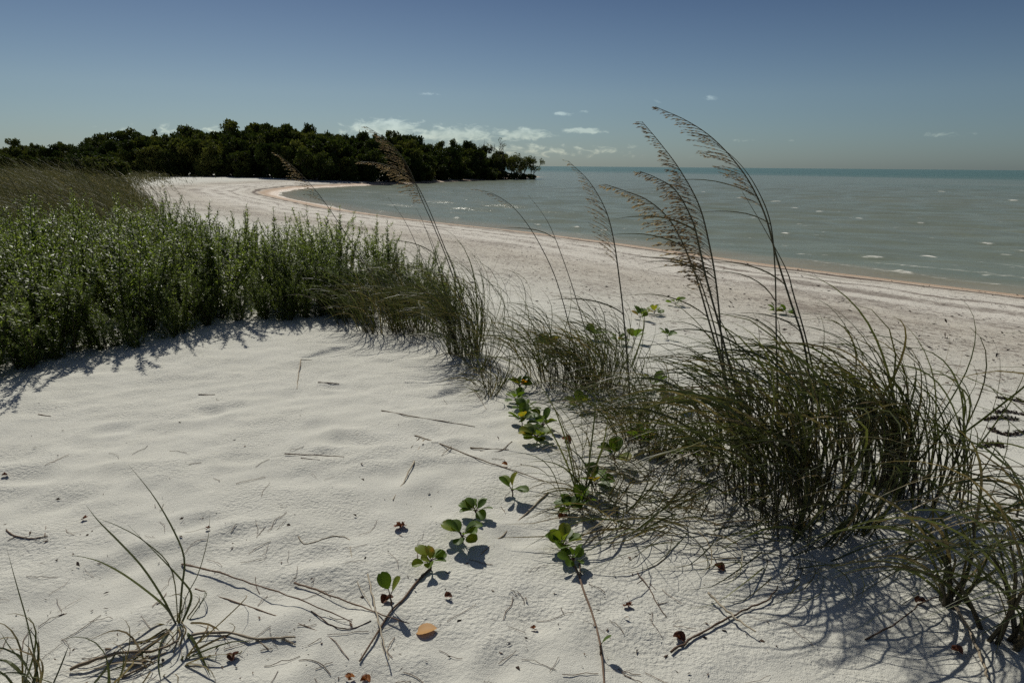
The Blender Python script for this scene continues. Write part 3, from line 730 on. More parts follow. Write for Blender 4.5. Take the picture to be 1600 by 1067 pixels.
# --- middle group
o, g = clump((985, 690), 'small tuft at the foot of a lone tall stem left of the big clump', [(0, 0, kw(44, 0.64, .7, .07, 0.0041, 1.06)), (40, 20, kw(44, 0.70, .8, .1, 0.0041, 1.14)), (20, -50, kw(34, 0.64, .7, .12, 0.0041, 0.97))], 12)
stalk(o, (987, 690), [(983, 600), (975, 500), (967, 430), (958, 370), (945, 325), (920, 283), (888, 252)], g, .40, .0032, .75, .10, .7, .5, leafs=1)
o, g = clump((880, 600), 'wide bushy tuft in the middle with two thin nodding stems', [(0, 0, kw(118, 0.71, .6, .2, 0.0041, 0.88)), (50, 5, kw(92, 0.69, .6, .18, 0.0041, 0.88)), (-45, -20, kw(70, 0.69, .55, .18, 0.0041, 0.88))], 13, stems=[(0, 0, dict(n=18, rad=.2, height=.35, ll=.45, r=.0026, wleaf=.0036)), (50, 5, dict(n=12, rad=.18, height=.32, ll=.45, r=.0026, wleaf=.0036))])
stalk(o, (905, 580), [(892, 520), (870, 440), (845, 385), (820, 345), (795, 318), (768, 302), (742, 296)], g, .2, .0026, .6, .06, .6, .7)
stalk(o, (925, 580), [(915, 520), (895, 450), (876, 395), (860, 355), (845, 330), (825, 305)], g, 0, .0024, leafs=1)
o, g = clump((945, 610), 'tuft at the right side of the bushy middle tuft', [(0, 0, kw(102, 0.69, .6, .16, 0.0041, 0.97)), (10, -35, kw(84, 0.69, .6, .2, 0.0041, 0.88))], 14)
o, g = clump((725, 555), 'upright dark tuft at the right end of the shrubs, two seed heads over the bay', [(0, 0, kw(170, 0.95, .4, .14, 0.0043, 0.72)), (-50, -30, kw(134, 0.95, .4, .2, 0.0043, 0.76)), (25, 20, kw(62, 0.56, .6, .1, 0.0041, 0.88))], 15, stems=[(0, 0, dict(n=16, rad=.14, height=.5, ll=.5, r=.003, wleaf=.0036, tilt=.08))])
stalk(o, (745, 540), [(732, 490), (712, 430), (690, 375), (668, 322), (648, 285), (622, 265), (590, 255), (560, 253)], g, .36, .003, 1.0, .14, 1.3, .85)
stalk(o, (738, 545), [(722, 480), (702, 415), (678, 355), (658, 310), (640, 265), (618, 232), (595, 212), (572, 198)], g, .34, .003, .9, .14, .8, .4)
for k, pp in enumerate([[(700, 470), (680, 400), (662, 350), (650, 325)], [(712, 480), (690, 420), (672, 370), (655, 345)], [(690, 480), (662, 410), (635, 350), (606, 308)]]):
    stalk(o, (735 - 8 * k, 548), pp, g, 0, .0024, leafs=1)
o, g = clump((600, 515), 'olive tuft leaning out of the shrub edge with a seed head over the beach', [(0, 0, kw(198, 0.77, .6, .22, 0.0041, 0.64)), (45, 5, kw(149, 0.71, .6, .2, 0.0041, 0.59)), (-45, -10, kw(99, 0.66, .6, .2, 0.0041, 0.59))], 16)
stalk(o, (625, 510), [(605, 470), (575, 420), (540, 365), (510, 320), (485, 288), (460, 262), (433, 240)], g, .32, .0028, .8, .13, .9, .7)
o, g = clump((772, 605), 'small brownish tuft on the sand left of the railroad vine', [(0, 0, kw(56, 0.44, .9, .07, 0.0036, 0.80, dead=.45)), (-10, 15, kw(31, 0.38, 1.2, .06, 0.0036, 1.04, dead=.6))], 17)
o, g = clump((800, 520), 'sparse tuft between the two bushy tufts, sand showing through', [(0, 0, kw(37, 0.77, .5, .25, 0.0036, 0.80)), (-40, -10, kw(19, 0.70, .5, .2, 0.0036, 0.80))], 18)
o, g = clump((908, 770), 'stiff fan of upright blades beside the front railroad vine', [(0, 0, kw(10, 0.64, .55, .02, 0.0050, 0.28, dead=.2)), (-25, 5, kw(9, 0.41, .7, .03, 0.0036, 0.64, dead=.5)), (35, 10, kw(25, 0.38, 1.0, .07, 0.0034, 0.80, dead=.4)), (60, 50, kw(31, 0.45, 1.3, .1, 0.0034, 1.28, dead=.5))], 19)
o, g = clump((1010, 800), 'flat mat of fallen dry blades in front of the big clump', [(0, 0, kw(37, 0.64, 1.6, .14, 0.0034, 1.28, up=.35, dead=.5)), (60, 20, kw(31, 0.64, 1.6, .14, 0.0034, 1.28, up=.35, dead=.55)), (-50, 10, kw(25, 0.51, 1.5, .1, 0.0034, 1.20, up=.4, dead=.4))], 20)

# --- near left tufts, blades measured one by one
def drawn_tuft(px, label, curves, seed, extra):
    g = np.random.default_rng(seed); b = gpt(*px); D0 = (b - EYE) @ _f
    o = link('beach_grass_tuft', None, None, tuple(b)); tag(o, label, 'grass tuft')
    A = Acc()
    for (w, tn, tilt, pts) in curves:
        q = [b - np.array([0, 0, .02])] if pts[0] is None else []
        for i, p in enumerate(pts[1:] if pts[0] is None else pts):
            d_ = D0 - tilt * ((i + 1) / len(pts)) ** 1.3
            P_ = at_depth(*p, d_); gz = gh(P_[0], P_[1]) + .008
            if P_[2] < gz: P_ = gpt(*p) + np.array([0, 0, .008])
            q.append(P_)
        P = spline(q, 18)[None]
        Wd = 1.12 * w * np.interp(np.linspace(0, 1, 18), [0, .2, .65, 1], [.7, 1, .8, .08])[None]
        tt = np.interp(np.linspace(0, 1, 18), [0, .25, 1], [min(tn, .25), tn, tn])[None]
        A.ribbons(P, Wd, unit(np.array([[.9, -.3, .5]])), tt)
    for (du, dv, k) in extra: blades(A, g, gpt(px[0] + du, px[1] + dv), **k)
    A.V = [v - b for v in A.V]
    link('leaf_blades', A.mesh('leaf_blades', M['grass'], smooth=False), o)
drawn_tuft((278, 975), 'sparse tuft of six leaning blades on open sand at lower left',
    [(.0048, .45, -.05, [None, (284, 920), (288, 873), (272, 830), (240, 775), (200, 725)]), (.0055, .5, -.03, [None, (255, 935), (222, 885), (185, 845), (155, 815), (135, 790)]),
     (.006, .85, .0, [None, (262, 952), (232, 925), (190, 895), (150, 875), (108, 866)]), (.0055, .6, .0, [None, (296, 945), (298, 925), (283, 905), (250, 870), (200, 820)]),
     (.002, .3, .05, [None, (290, 935), (310, 895), (325, 840), (328, 800)]), (.003, .35, 0, [None, (268, 890), (225, 845), (185, 822), (150, 808)]),
     (.005, .8, .1, [None, (300, 1000), (318, 1035), (330, 1060)]), (.004, .12, .1, [None, (240, 978), (190, 1010), (165, 1040)]), (.004, .7, .1, [None, (255, 1000), (248, 1035), (252, 1067)])],
    40, [(0, 0, kw(14, .25, 1.5, .03, .003, 1.2, up=.3, dead=.8)), (-20, 60, kw(20, .3, 1.6, .06, .003, 1.2, up=.25, dead=.85))])
drawn_tuft((62, 1075), 'tuft in the lower left corner, cut by the photo edge',
    [(.004, .4, 0, [None, (55, 1030), (42, 970), (25, 910), (11, 858)]), (.004, .6, 0, [None, (40, 1040), (15, 1010), (0, 985)]), (.004, .4, 0, [(80, 1080), (95, 1040), (109, 1004)]),
     (.005, .45, 0, [None, (30, 1050), (5, 1030)]), (.006, .5, 0, [(140, 1080), (165, 1045), (185, 1015)])],
    41, [(-30, 10, kw(24, .35, .9, .05, .004, 1.0, dead=.3)), (90, 10, kw(16, .28, 1.2, .05, .0035, 1.0, dead=.4))])

# ------------------------------------------------------------------ green shrubs on the left
def make_shrub(seed):
    g = np.random.default_rng(seed); st = Acc(); lf = Acc()
    def shoot(p0, d0, L, r, n, leaf):
        K = 8; P = [p0]; d = d0
        for k in range(K):
            d = unit(d + g.normal(0, .05, 3) + np.array([-.012, 0, .07])); P.append(P[-1] + d * L / K)
        P = np.array(P); st.tube(P, np.linspace(r, r * .35, K + 1), 4, g.uniform(0, 1))
        f = np.sort(g.uniform(.05, 1.0, n)) * K; k = np.minimum(K - 1, f.astype(int)); B = P[k] + (P[k + 1] - P[k]) * (f - k)[:, None]
        tn = unit(P[k + 1] - P[k]); a = np.arange(n) * 2.4 + g.uniform(0, 6)
        out = np.stack([np.cos(a), np.sin(a), np.zeros(n)], 1)
        ax = unit(out * g.uniform(.5, 1.1, n)[:, None] + tn * g.uniform(.4, 1.0, n)[:, None] + g.normal(0, .15, (n, 3)))
        sd_ = unit(np.cross(ax, np.array([0, 0, 1.0])) + g.normal(0, .25, (n, 3)))
        l = leaf * g.uniform(.65, 1.25, n) * np.interp(f / K, [0, .75, 1], [1, 1, .6])
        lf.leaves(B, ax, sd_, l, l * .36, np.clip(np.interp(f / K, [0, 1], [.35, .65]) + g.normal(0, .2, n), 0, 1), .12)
        return P
    for i in range(9):
        a = g.uniform(0, 6.28); rr = g.uniform(0, .12)
        d = unit(np.array([math.cos(a) * .22, math.sin(a) * .22, 1]) + g.normal(0, .05, 3))
        L = g.uniform(.62, 1.0)
        P = shoot(np.array([rr * math.cos(a), rr * math.sin(a), -.03]), d, L, .004, 150, .036)
        for q in range(g.integers(4, 7)):
            j = g.integers(0, 6); b = g.uniform(0, 6.28)
            shoot(P[j], unit(np.array([math.cos(b) * .75, math.sin(b) * .75, .8])), L * g.uniform(.22, .42), .0022, 48, .03)
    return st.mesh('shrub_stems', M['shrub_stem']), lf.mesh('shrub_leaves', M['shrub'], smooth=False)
SHRUBS = [make_shrub(200 + i) for i in range(6)]
FR = np.array([gpt(*p)[:2] for p in [(-260, 640), (-100, 612), (0, 592), (60, 572), (120, 560), (180, 552), (230, 545), (280, 522), (330, 512), (400, 508), (470, 502), (540, 505), (600, 494), (650, 498), (700, 506)]])
def build_shrubs():
    g = np.random.default_rng(5); pts = []
    tries = 0
    while len(pts) < 290 and tries < 60000:
        tries += 1
        x = g.uniform(-9.5, -.62); y = g.uniform(3.4, 11.5)
        yf = np.interp(x, FR[:, 0], FR[:, 1])
        yb = np.interp(x, [-9.5, -5.5, -3.5, -2.2, -.9, -.6], [10.5, 9.8, 9.4, 8.9, 7.8, 7.2])
        if y < yf + .08 or y > yb: continue
        gap = .16 if y < yf + .7 else .30
        if any((x - a) ** 2 + (y - b) ** 2 < gap * gap for a, b in pts): continue
        pts.append((x, y))
    for (x, y) in pts:
        tm, lm = SHRUBS[int(g.integers(0, 6))]
        yf = np.interp(x, FR[:, 0], FR[:, 1])
        edge = smoothstep(0, 1.0, y - yf)
        h = np.interp(x, [-5, -3.2, -1.9, -.9], [1.08, 1.10, 1.04, .98]) * (.40 + .60 * edge) * g.uniform(.72, 1.24)
        o = link('leafy_shrub', None, None, (x, y, gh(x, y)))
        o.rotation_mode = 'ZYX'; o.rotation_euler = (g.normal(0, .06) + (.32 * (1 - edge)), g.normal(0, .06), g.uniform(0, 6.28))
        o.scale = (h * g.uniform(1.1, 1.45),) * 2 + (h,)
        if y < yf + .55: tag(o, 'low glossy green shrub at the sandy front edge of the thicket', 'shrub', 'shrubs along the front edge of the thicket')
        else: tag(o, 'upright glossy green shrub inside the dense thicket on the dune', 'shrub', 'shrubs of the dense thicket')
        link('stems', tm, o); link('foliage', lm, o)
build_shrubs()

# ------------------------------------------------------------------ brown dune grass behind the shrubs
def build_dune_grass():
    g = np.random.default_rng(9); A = Acc()
    n = 52000
    y = 7.0 * (105 / 7.0) ** (g.uniform(0, 1, n) ** .75); lim = np.interp(y, [7, 8.5, 15, 32, 64, 105], [-3.4, -4.2, -7.5, -16.5, -35, -50])
    x = lim - (lim + 1.15 * y + 4) * g.uniform(0, 1, n) ** 1.0
    x = np.where(lim + 1.15 * y + 4 > 0, x, lim - g.uniform(0, 3, n)) + g.normal(0, .035, n) * y * (g.uniform(0, 1, n) < .3)
    cl = perlin(x * .8, y * .8, 41)
    keep = (cl > -.25); x, y = x[keep], y[keep]; n = len(x)
    sdist = shore_dist(x, y); keep = sdist > 8; x, y = x[keep], y[keep]; n = len(x)
    z = ground(x, y, fine=False)
    B = np.stack([x, y, z - .03], 1)
    edge = smoothstep(0, 1.5, np.interp(y, [7, 8.5, 15, 32, 64, 105], [-3.4, -4.2, -7.5, -16.5, -35, -50]) - x)
    L = np.clip(g.normal(1.08, .26, n), .4, 1.45) * (.8 + .5 * smoothstep(-.3, .4, perlin(x * .35, y * .35, 43))) * (.6 + .4 * edge) * np.interp(y, [7, 12, 40, 100], [1.0, 1.15, 1.2, 1.0])
    d = unit(np.stack([g.normal(-.1, .28, n), g.normal(0, .28, n), np.ones(n)], 1))
    K = 6; P = [B]; bend = np.clip(g.normal(1, .4, n), .2, 2.2)
    for k in range(K):
        f = (k + .5) / K; d = unit(d + (WIND[None] * .38 + np.array([0, 0, -.22])) * (bend * f * 1.5)[:, None]); P.append(P[-1] + d * (L / K)[:, None])
    P = np.stack(P, 1)
    Wd = (.0030 + .00022 * y)[:, None] * g.uniform(.6, 1.3, n)[:, None] * np.interp(np.linspace(0, 1, K + 1), [0, .2, .6, 1], [.8, 1, .7, .15])[None]
    A.ribbons(P, Wd, unit(g.normal(size=(n, 3)) * np.array([1, .5, .4])), np.clip(g.normal(.42, .22, n), 0, 1))
    o = link('dune_grass', A.mesh('dune_grass', M['dune'], smooth=False)); tag(o, 'brown windswept grass covering the dune behind the shrubs', kind='stuff')
    # seed heads standing over the grass
    H = Acc()
    m = 230
    yy = 8.5 * (60 / 8.5) ** g.uniform(0, 1, m); ll = np.interp(yy, [7, 8.5, 15, 32, 64], [-3.6, -4.4, -7.3, -16, -34]); xx = ll - (ll + 1.1 * yy + 4) * g.uniform(-.02, 1, m)
    for xa, ya in zip(xx, yy):
        p = np.array([xa, ya, gh(xa, ya) - .03]); d = unit(np.array([g.normal(-.05, .12), g.normal(0, .12), 1])); pts = [p]; L = g.uniform(1.15, 1.65)
        for k in range(12): d = unit(d + WIND * .018 * k * g.uniform(.7, 1.3) + np.array([0, 0, -.006 * k])); pts.append(pts[-1] + d * L / 12)
        pts = np.array(pts); H.tube(pts, np.linspace(.003, .0012, 13) * (1 + ya / 30), 3, .6)
        q = pts[8:]; nn = 22; f = g.uniform(0, 3.99, nn); k = f.astype(int); B = q[k] + (q[k + 1] - q[k]) * (f - k)[:, None]
        ax = unit(WIND[None] + g.normal(0, .3, (nn, 3)) + np.array([0, 0, -.15])); H.leaves(B, ax, unit(np.cross(ax, rand_dirs(nn, g))), g.uniform(.05, .11, nn), .012 * (1 + ya / 40), g.uniform(.6, 1, nn))
    o = link('dune_grass_seed_heads', H.mesh('dune_grass_seed_heads', M['dune'], smooth=False)); tag(o, 'pale nodding seed heads above the brown dune grass', kind='stuff')
build_dune_grass()

# ------------------------------------------------------------------ railroad vine
def vine_leaf(acc, base, axis, up, L, tint, fold=.25):
    """rounded notched blade, cupped along the midrib, with its petiole"""
    axis = unit(np.asarray(axis, float)); side = unit(np.cross(axis, up)); nrm = np.cross(side, axis)
    prof = [(0, .04), (.12, .34), (.3, .66), (.5, .84), (.7, .86), (.86, .72), (.96, .46), (1.02, .24)]
    V = []; Q = []
    for i, (tq, w) in enumerate(prof):
        mid_t = min(tq, .95)
        arch = -.22 * tq * tq
        for sx in (-1, -.5, 0, .5, 1):
            tt = mid_t if sx == 0 else (tq if abs(sx) == 1 else min(tq, 1.0))
            V.append(base + axis * L * tt + side * L * .5 * w * sx + nrm * L * (fold * abs(sx) * w * .6 + arch))
        if i:
            for k in range(4): a = (i - 1) * 5 + k; Q.append((a, a + 1, a + 6, a + 5))
    acc.add(np.array(V), np.array(Q), tint)
def vine(px, label, leaves, seed, size=.075, runner=None, name='beach_vine', yellow=.0):
    size *= .82; leaves = leaves + 1 if leaves > 3 else leaves
    g = np.random.default_rng(seed); b = gpt(*px)
    o = link(name, None, None, tuple(b)); tag(o, label, 'vine plant')
    S = Acc(); top = np.array([0, 0, .03])
    S.tube(np.array([[0, 0, -.02], [0.004, 0, .012], top]), [.004, .0035, .003], 5, .3)
    if runner:
        R_ = np.array([gpt(*p) + np.array([0, 0, .006]) for p in runner]) - b
        S.tube(spline(R_, 20), np.linspace(.0045, .003, 20), 5, .6)
    blades_ = []
    for i in range(leaves):
        a = i * 2.4 + g.uniform(-.5, .5); el_ = g.uniform(.25, .95) if i < leaves - 2 else g.uniform(.9, 1.3)
        d = np.array([math.cos(a) * math.cos(el_), math.sin(a) * math.cos(el_), math.sin(el_)])
        pl = size * g.uniform(.25, .5); tip = top + d * pl
        S.tube(np.array([top * .8, top + d * pl * .5 + np.array([0, 0, .004]), tip]), [.0022, .0018, .0016], 4, .2)
        up = unit(np.array([g.normal(0, .35), g.normal(0, .35), 1.0]))
        A = Acc(); L = size * g.uniform(.75, 1.15)
        ax = unit(d * np.array([1, 1, .75]) + g.normal(0, .12, 3))
        if abs(ax @ up) > .9: up = unit(np.array([math.cos(a + 3.1), math.sin(a + 3.1), .2]))
        vine_leaf(A, tip, ax, up, L, np.clip(g.uniform(.1, .75) + (.25 if g.uniform() < yellow else 0), 0, 1), g.uniform(.1, .45))
        blades_.append(A)
    so = link('stem', S.mesh('stem', M['twig']), o)
    for A in blades_: link('leaf', A.mesh('leaf', M['vine']), o)
    return o
vine((722, 848), 'largest lone vine plant on open sand, a rosette of broad leaves', 9, 1, .082)
vine((743, 808), 'compact vine plant just above the largest lone rosette', 9, 2, .064)
vine((800, 775), 'little vine plant with spread leaves beside the dry stem', 4, 3, .078)
vine((672, 890), 'vine plant with yellow green top leaves at the end of a straw runner', 7, 4, .064, [(672, 890), (650, 912), (630, 938), (612, 955), (590, 990), (562, 1035)], yellow=.6)
vine((610, 945), 'vine shoot with one round upright leaf and a folded one', 2, 5, .078)
vine((880, 862), 'vine plant with a fan of leaves in the lower middle', 11, 6, .078, [(880, 862), (900, 890), (912, 925), (925, 960), (938, 1010), (945, 1080)])
vine((888, 805), 'small upright vine plant above the lower middle fan', 7, 7, .07)
vine((895, 885), 'vine leaves just below the lower middle fan', 7, 8, .058)
vine((937, 1022), 'single tiny green leaf on the long straw runner at the bottom', 1, 9, .04)
vine((838, 692), 'leafy vine mound with a yellow leaf at its foot', 15, 10, .088, yellow=.3)
vine((848, 672), 'vine sprig at the right side of the leafy vine mound', 9, 35, .085)
vine((822, 648), 'vine sprig between the mound and its upper part', 9, 36, .085)
vine((806, 632), 'vine sprig just below the plant with the orange leaf', 8, 37, .085)
vine((815, 665), 'upper part of the vine mound, dark rounded leaves', 11, 11, .088)
vine((812, 610), 'vine plant with an orange leaf beside the brownish tuft', 11, 12, .088, yellow=.5)
vine((855, 545), 'vine leaves growing inside the bushy middle tuft', 9, 13, 0.108)
vine((930, 530), 'vine leaves at the right shoulder of the bushy middle tuft', 9, 14, 0.115)
vine((1000, 700), 'vine leaves in the shade beside the lone tall stem', 6, 15, 0.115, yellow=.3)
vine((960, 725), 'pair of folded vine leaves left of the lone tall stem', 4, 16, 0.108)
vine((930, 765), 'vine leaf cluster at the foot of the stiff fan of blades', 7, 17, 0.095)
vine((1020, 610), 'pale green vine leaves between the middle and big clumps', 5, 18, 0.115)
vine((1000, 500), 'beach vine plant with one yellow leaf on the open beach', 6, 19, .15, yellow=.5)
vine((1022, 492), 'beach vine plant second in the row on the open beach', 8, 20, .15)
vine((1055, 478), 'farthest beach vine plant of the row on the open beach', 5, 21, .15)
vine((965, 538), 'vine leaves low on the sand right of the middle tuft', 5, 22, .1)
vine((990, 535), 'curled vine leaf beside a pink shell on the sand', 3, 23, .12)
vine((1042, 530), 'lone small vine leaf group nearer than the beach row', 4, 24, .1)
vine((1212, 490), 'dark vine plant on the beach behind the tallest stems', 6, 25, .14)
vine((1228, 493), 'second dark vine plant on the beach behind the tallest stems', 5, 26, .13)

vine((905, 800), 'vine leaves under the stiff fan of blades, nearer than its cluster', 6, 31, .085)
vine((1050, 640), 'vine leaves half hidden at the left edge of the big clump', 8, 32, .10, yellow=.3)
vine((1075, 720), 'lowest vine leaves at the foot of the big clump', 6, 33, .09, yellow=.3)
vine((905, 640), 'small vine shoot below the bushy middle tuft', 6, 34, .085)
clump((960, 660), 'loose tangle of green and straw blades between the middle and big clumps', [(0, 0, kw(110, .55, .9, .22, .003, 1.1, dead=.35)), (60, 40, kw(90, .55, .9, .2, .003, 1.1, dead=.35)), (-40, 50, kw(40, .4, 1.0, .18, .0028, 1.2, dead=.4))], 61)
clump((1060, 700), 'tangle of fallen straw and thin blades left of the big clump', [(0, 0, kw(80, .6, .8, .2, .003, 1.1, dead=.3)), (-30, 60, kw(60, .5, 1.2, .2, .003, 1.3, up=.5, dead=.5))], 62)
clump((1130, 830), 'trampled straw at the near foot of the big clump', [(0, 0, kw(50, .5, 1.5, .2, .003, 1.3, up=.4, dead=.6)), (80, 30, kw(40, .5, 1.5, .2, .003, 1.3, up=.4, dead=.6))], 63)

# ------------------------------------------------------------------ twigs, dead leaves, weed on the sand
def twig(pix, r, label, mat='twig', tint=.5, lift=0.0, cat='twig', name='dry_twig', fork=()):
    r *= .78; tint = min(1, tint + .1)
    P = np.array([gpt(*p) for p in pix]); P[:, 2] += r * .8 + np.broadcast_to(lift, (len(P),)); b = P[0].copy()
    n = max(8, 4 * len(pix)); C = spline(P, n) - b
    g = np.random.default_rng(int(pix[0][0] * 7 + pix[0][1]))
    C[1:-1] += g.normal(0, r * .5, C[1:-1].shape) * np.array([1, 1, .3])
    A = Acc(); A.tube(C, np.linspace(r, r * .55, n) * g.uniform(.85, 1.2, n), 6, tint)
    for fk in fork:
        Q = np.array([gpt(*p) for p in fk]); Q[:, 2] += r * .7; A.tube(spline(Q, 8) - b, np.linspace(r * .7, r * .3, 8), 5, tint)
    o = link(name, A.mesh(name, M[mat]), None, tuple(b)); tag(o, label, cat)
twig([(596, 642), (650, 652), (700, 660), (742, 667)], .0045, 'long straight grey stem lying across the open sand', 'straw', .35)
twig([(445, 711), (490, 713), (538, 716)], .004, 'short brown stick on the sand left of the bent straw', 'twig', .5, .006, fork=[[(470, 716), (500, 719)]])
twig([(662, 688), (645, 725), (630, 755), (614, 782)], .006, 'pale flat straw slanting down from the bend', 'straw', .8)
twig([(648, 681), (690, 695), (740, 715), (790, 732), (850, 752)], .005, 'long knotted runner reaching right to the stiff blades', 'straw', .4, fork=[[(655, 685), (642, 700)], [(705, 698), (690, 712)]])
twig([(856, 770), (820, 805), (785, 838), (752, 866)], .005, 'straight pale runner slanting down beside the largest rosette', 'straw', .65)
twig([(735, 700), (760, 702), (795, 703)], .005, 'small grey stick below the vine mound', 'straw', .3)
twig([(466, 838), (475, 850), (495, 846), (520, 838), (545, 842), (548, 862), (558, 910), (580, 950), (606, 1040)], .0026, 'thin looping straw from the open sand down to the crossing stems', 'straw', .85)
twig([(575, 905), (585, 950), (597, 1000), (608, 1040)], .0045, 'straight yellow straw crossing the brown stems', 'straw', .95, .02)
twig([(284, 882), (340, 900), (400, 922), (470, 945), (550, 975)], .0045, 'long reddish stem running right from the sparse tuft', 'twig', .6, [0, .015, .02, .02, .006])
twig([(460, 914), (500, 928), (560, 950), (600, 965), (640, 978)], .0045, 'reddish stem crossing behind the yellow straw', 'twig', .6, .008)
twig([(305, 920), (350, 935), (420, 958), (480, 980), (520, 1000), (545, 1030)], .003, 'thin brown runner below the long reddish stem', 'twig', .65)
twig([(486, 955), (520, 978), (550, 982), (580, 970)], .003, 'wavy rootlet under the crossing reddish stems', 'twig', .3)
twig([(300, 995), (350, 990), (400, 1000), (462, 998)], .0065, 'flat curled straw right of the sparse tuft', 'straw', .55, .004, fork=[[(400, 1000), (420, 1015)], [(440, 998), (462, 1008)]])
twig([(110, 1050), (180, 1025), (240, 1020), (280, 1005)], .007, 'bundle of dry sheaths lying left of the sparse tuft', 'straw', .35, .006, fork=[[(165, 1015), (230, 1018)], [(200, 1045), (260, 1020)], [(190, 1060), (250, 1030)]])
twig([(1048, 1022), (1080, 1002), (1120, 978), (1165, 955), (1200, 940), (1215, 918)], .0055, 'dark forked branch lying below the big clump', 'twig', .2, .006)
twig([(1106, 935), (1130, 958), (1155, 980), (1180, 996)], .006, 'straw yellow stem across the dark forked branch', 'straw', .9, .02)
twig([(996, 895), (1015, 920), (1028, 945), (1042, 965)], .003, 'little leafy twig stuck in sand below the fallen mat', 'twig', .4, fork=[[(1005, 905), (995, 912)], [(1015, 912), (1025, 922)], [(1028, 945), (1045, 940)]])
twig([(470, 562), (466, 590), (464, 608)], .005, 'pale bent straw standing near the shrub edge', 'straw', .7, fork=[[(470, 562), (488, 563)]])
twig([(497, 598), (515, 599), (530, 600)], .0055, 'short dark stick right of the pale bent straw', 'twig', .3)
twig([(310, 617), (336, 617)], .005, 'small stick alone on the upper left sand', 'twig', .35)
twig([(60, 648), (80, 651)], .004, 'tiny brown splinter near the far left edge of the sand', 'twig', .4)
twig([(10, 828), (25, 838), (50, 842), (75, 838)], .004, 'crooked twig near the left edge of the sand', 'twig', .45, fork=[[(70, 838), (72, 822)], [(25, 838), (12, 845)]])
twig([(905, 880), (908, 900)], .004, 'stubby stem under the lower middle fan', 'twig', .5)
twig([(1352, 1000), (1400, 985), (1440, 960), (1478, 940)], .004, 'dark curved stem reaching from the stout tuft to the shadows', 'twig', .2, [0, .03, .05, .03])
twig([(1490, 950), (1510, 985), (1530, 1030), (1545, 1067)], .008, 'broken yellow cane leaning beside the corner tuft', 'straw', .6, .01)
twig([(700, 600), (740, 612), (760, 640)], .003, 'curved dry blade between the upright tuft and the brownish tuft', 'straw', .5)
twig([(800, 690), (780, 705), (750, 705)], .003, 'thin bent stem left of the vine mound', 'straw', .3)
twig([(640, 535), (700, 548), (740, 560)], .003, 'dry stem along the foot of the upright tuft', 'straw', .35)
twig([(740, 500), (770, 455), (795, 405)], .004, 'bare dead stem sticking up right of the upright tuft', 'straw', .35, [0, .32, .62])

def dead_leaf(px, L, label, seed, tint=.6, curl=.4):
    L = L * .62 if curl > .6 else L * .9
    tint = min(1, tint + .12)
    g = np.random.default_rng(seed); b = gpt(*px); A = Acc()
    a = g.uniform(0, 6.28); ax = np.array([math.cos(a), math.sin(a), .05])
    vine_leaf(A, np.array([0, 0, .012]) - ax * L * .5, ax, unit(np.array([g.normal(0, .2), g.normal(0, .2), 1])), L, tint, curl)
    if curl > .6:
        a += 2.2; ax = np.array([math.cos(a), math.sin(a), .5]); vine_leaf(A, np.array([0, 0, .006]), ax, np.array([-.6, .2, .7]), L * .8, tint * .7, curl)
        a += 1.9; ax = np.array([math.cos(a), math.sin(a), .7]); vine_leaf(A, np.array([0, 0, .006]), ax, np.array([.6, .3, .7]), L * .7, tint * .9, curl)
    o = link('dead_leaf', A.mesh('dead_leaf', M['dead']), None, tuple(b)); tag(o, label, 'dead leaf')
dead_leaf((667, 986), .075, 'flat orange leaf lying on the sand near the bottom', 1, .85, .15)
dead_leaf((627, 824), .07, 'crumpled red brown leaf alone on the open sand', 2, .4, .8)
dead_leaf((548, 1062), .04, 'reddish dead leaf at the bottom edge, left one of two', 3, .55, .7)
dead_leaf((572, 1066), .045, 'reddish dead leaf at the bottom edge, right one of two', 4, .45, .9)
dead_leaf((363, 1030), .05, 'dark curled leaf scrap right of the sparse tuft', 5, .05, .7)
dead_leaf((700, 934), .04, 'dark folded leaf scrap below the yellow topped vine', 6, .1, .7)
dead_leaf((878, 810), .055, 'brown withered leaf on the small upright vine', 7, .4, .8)
dead_leaf((870, 842), .05, 'brown withered leaf behind the lower middle fan', 8, .4, .8)
dead_leaf((886, 690), .08, 'heap of pinkish dead leaves right of the vine mound', 9, .35, .9)
dead_leaf((788, 728), .035, 'small orange scrap on the knotted runner', 10, .7, .6)
dead_leaf((835, 985), .03, 'tiny rust scrap left of the long straw runner', 11, .45, .8)
dead_leaf((981, 948), .045, 'upright dark brown scrap right of the long straw runner', 12, .15, .8)
dead_leaf((1062, 1000), .06, 'blackish withered leaves on the forked branch', 13, .05, .9)
dead_leaf((1125, 890), .06, 'brown leaf litter in the shade below the big clump', 14, .2, .9)
dead_leaf((602, 940), .06, 'dark dead leaf under the round upright vine leaf', 15, .1, .8)
dead_leaf((1435, 942), .05, 'dark withered scrap in the grass shadows', 16, .05, .9)
dead_leaf((1495, 1020), .05, 'reddish dead scrap beside the broken cane', 17, .3, .9)
dead_leaf((132, 812), .035, 'brown curled scrap above the sparse tuft', 18, .3, .8)
dead_leaf((325, 828), .028, 'small dark scrap right of the tallest leaning blade', 19, .1, .9)
dead_leaf((10, 744), .04, 'grey brown scrap at the left edge of the sand', 20, .15, .7)

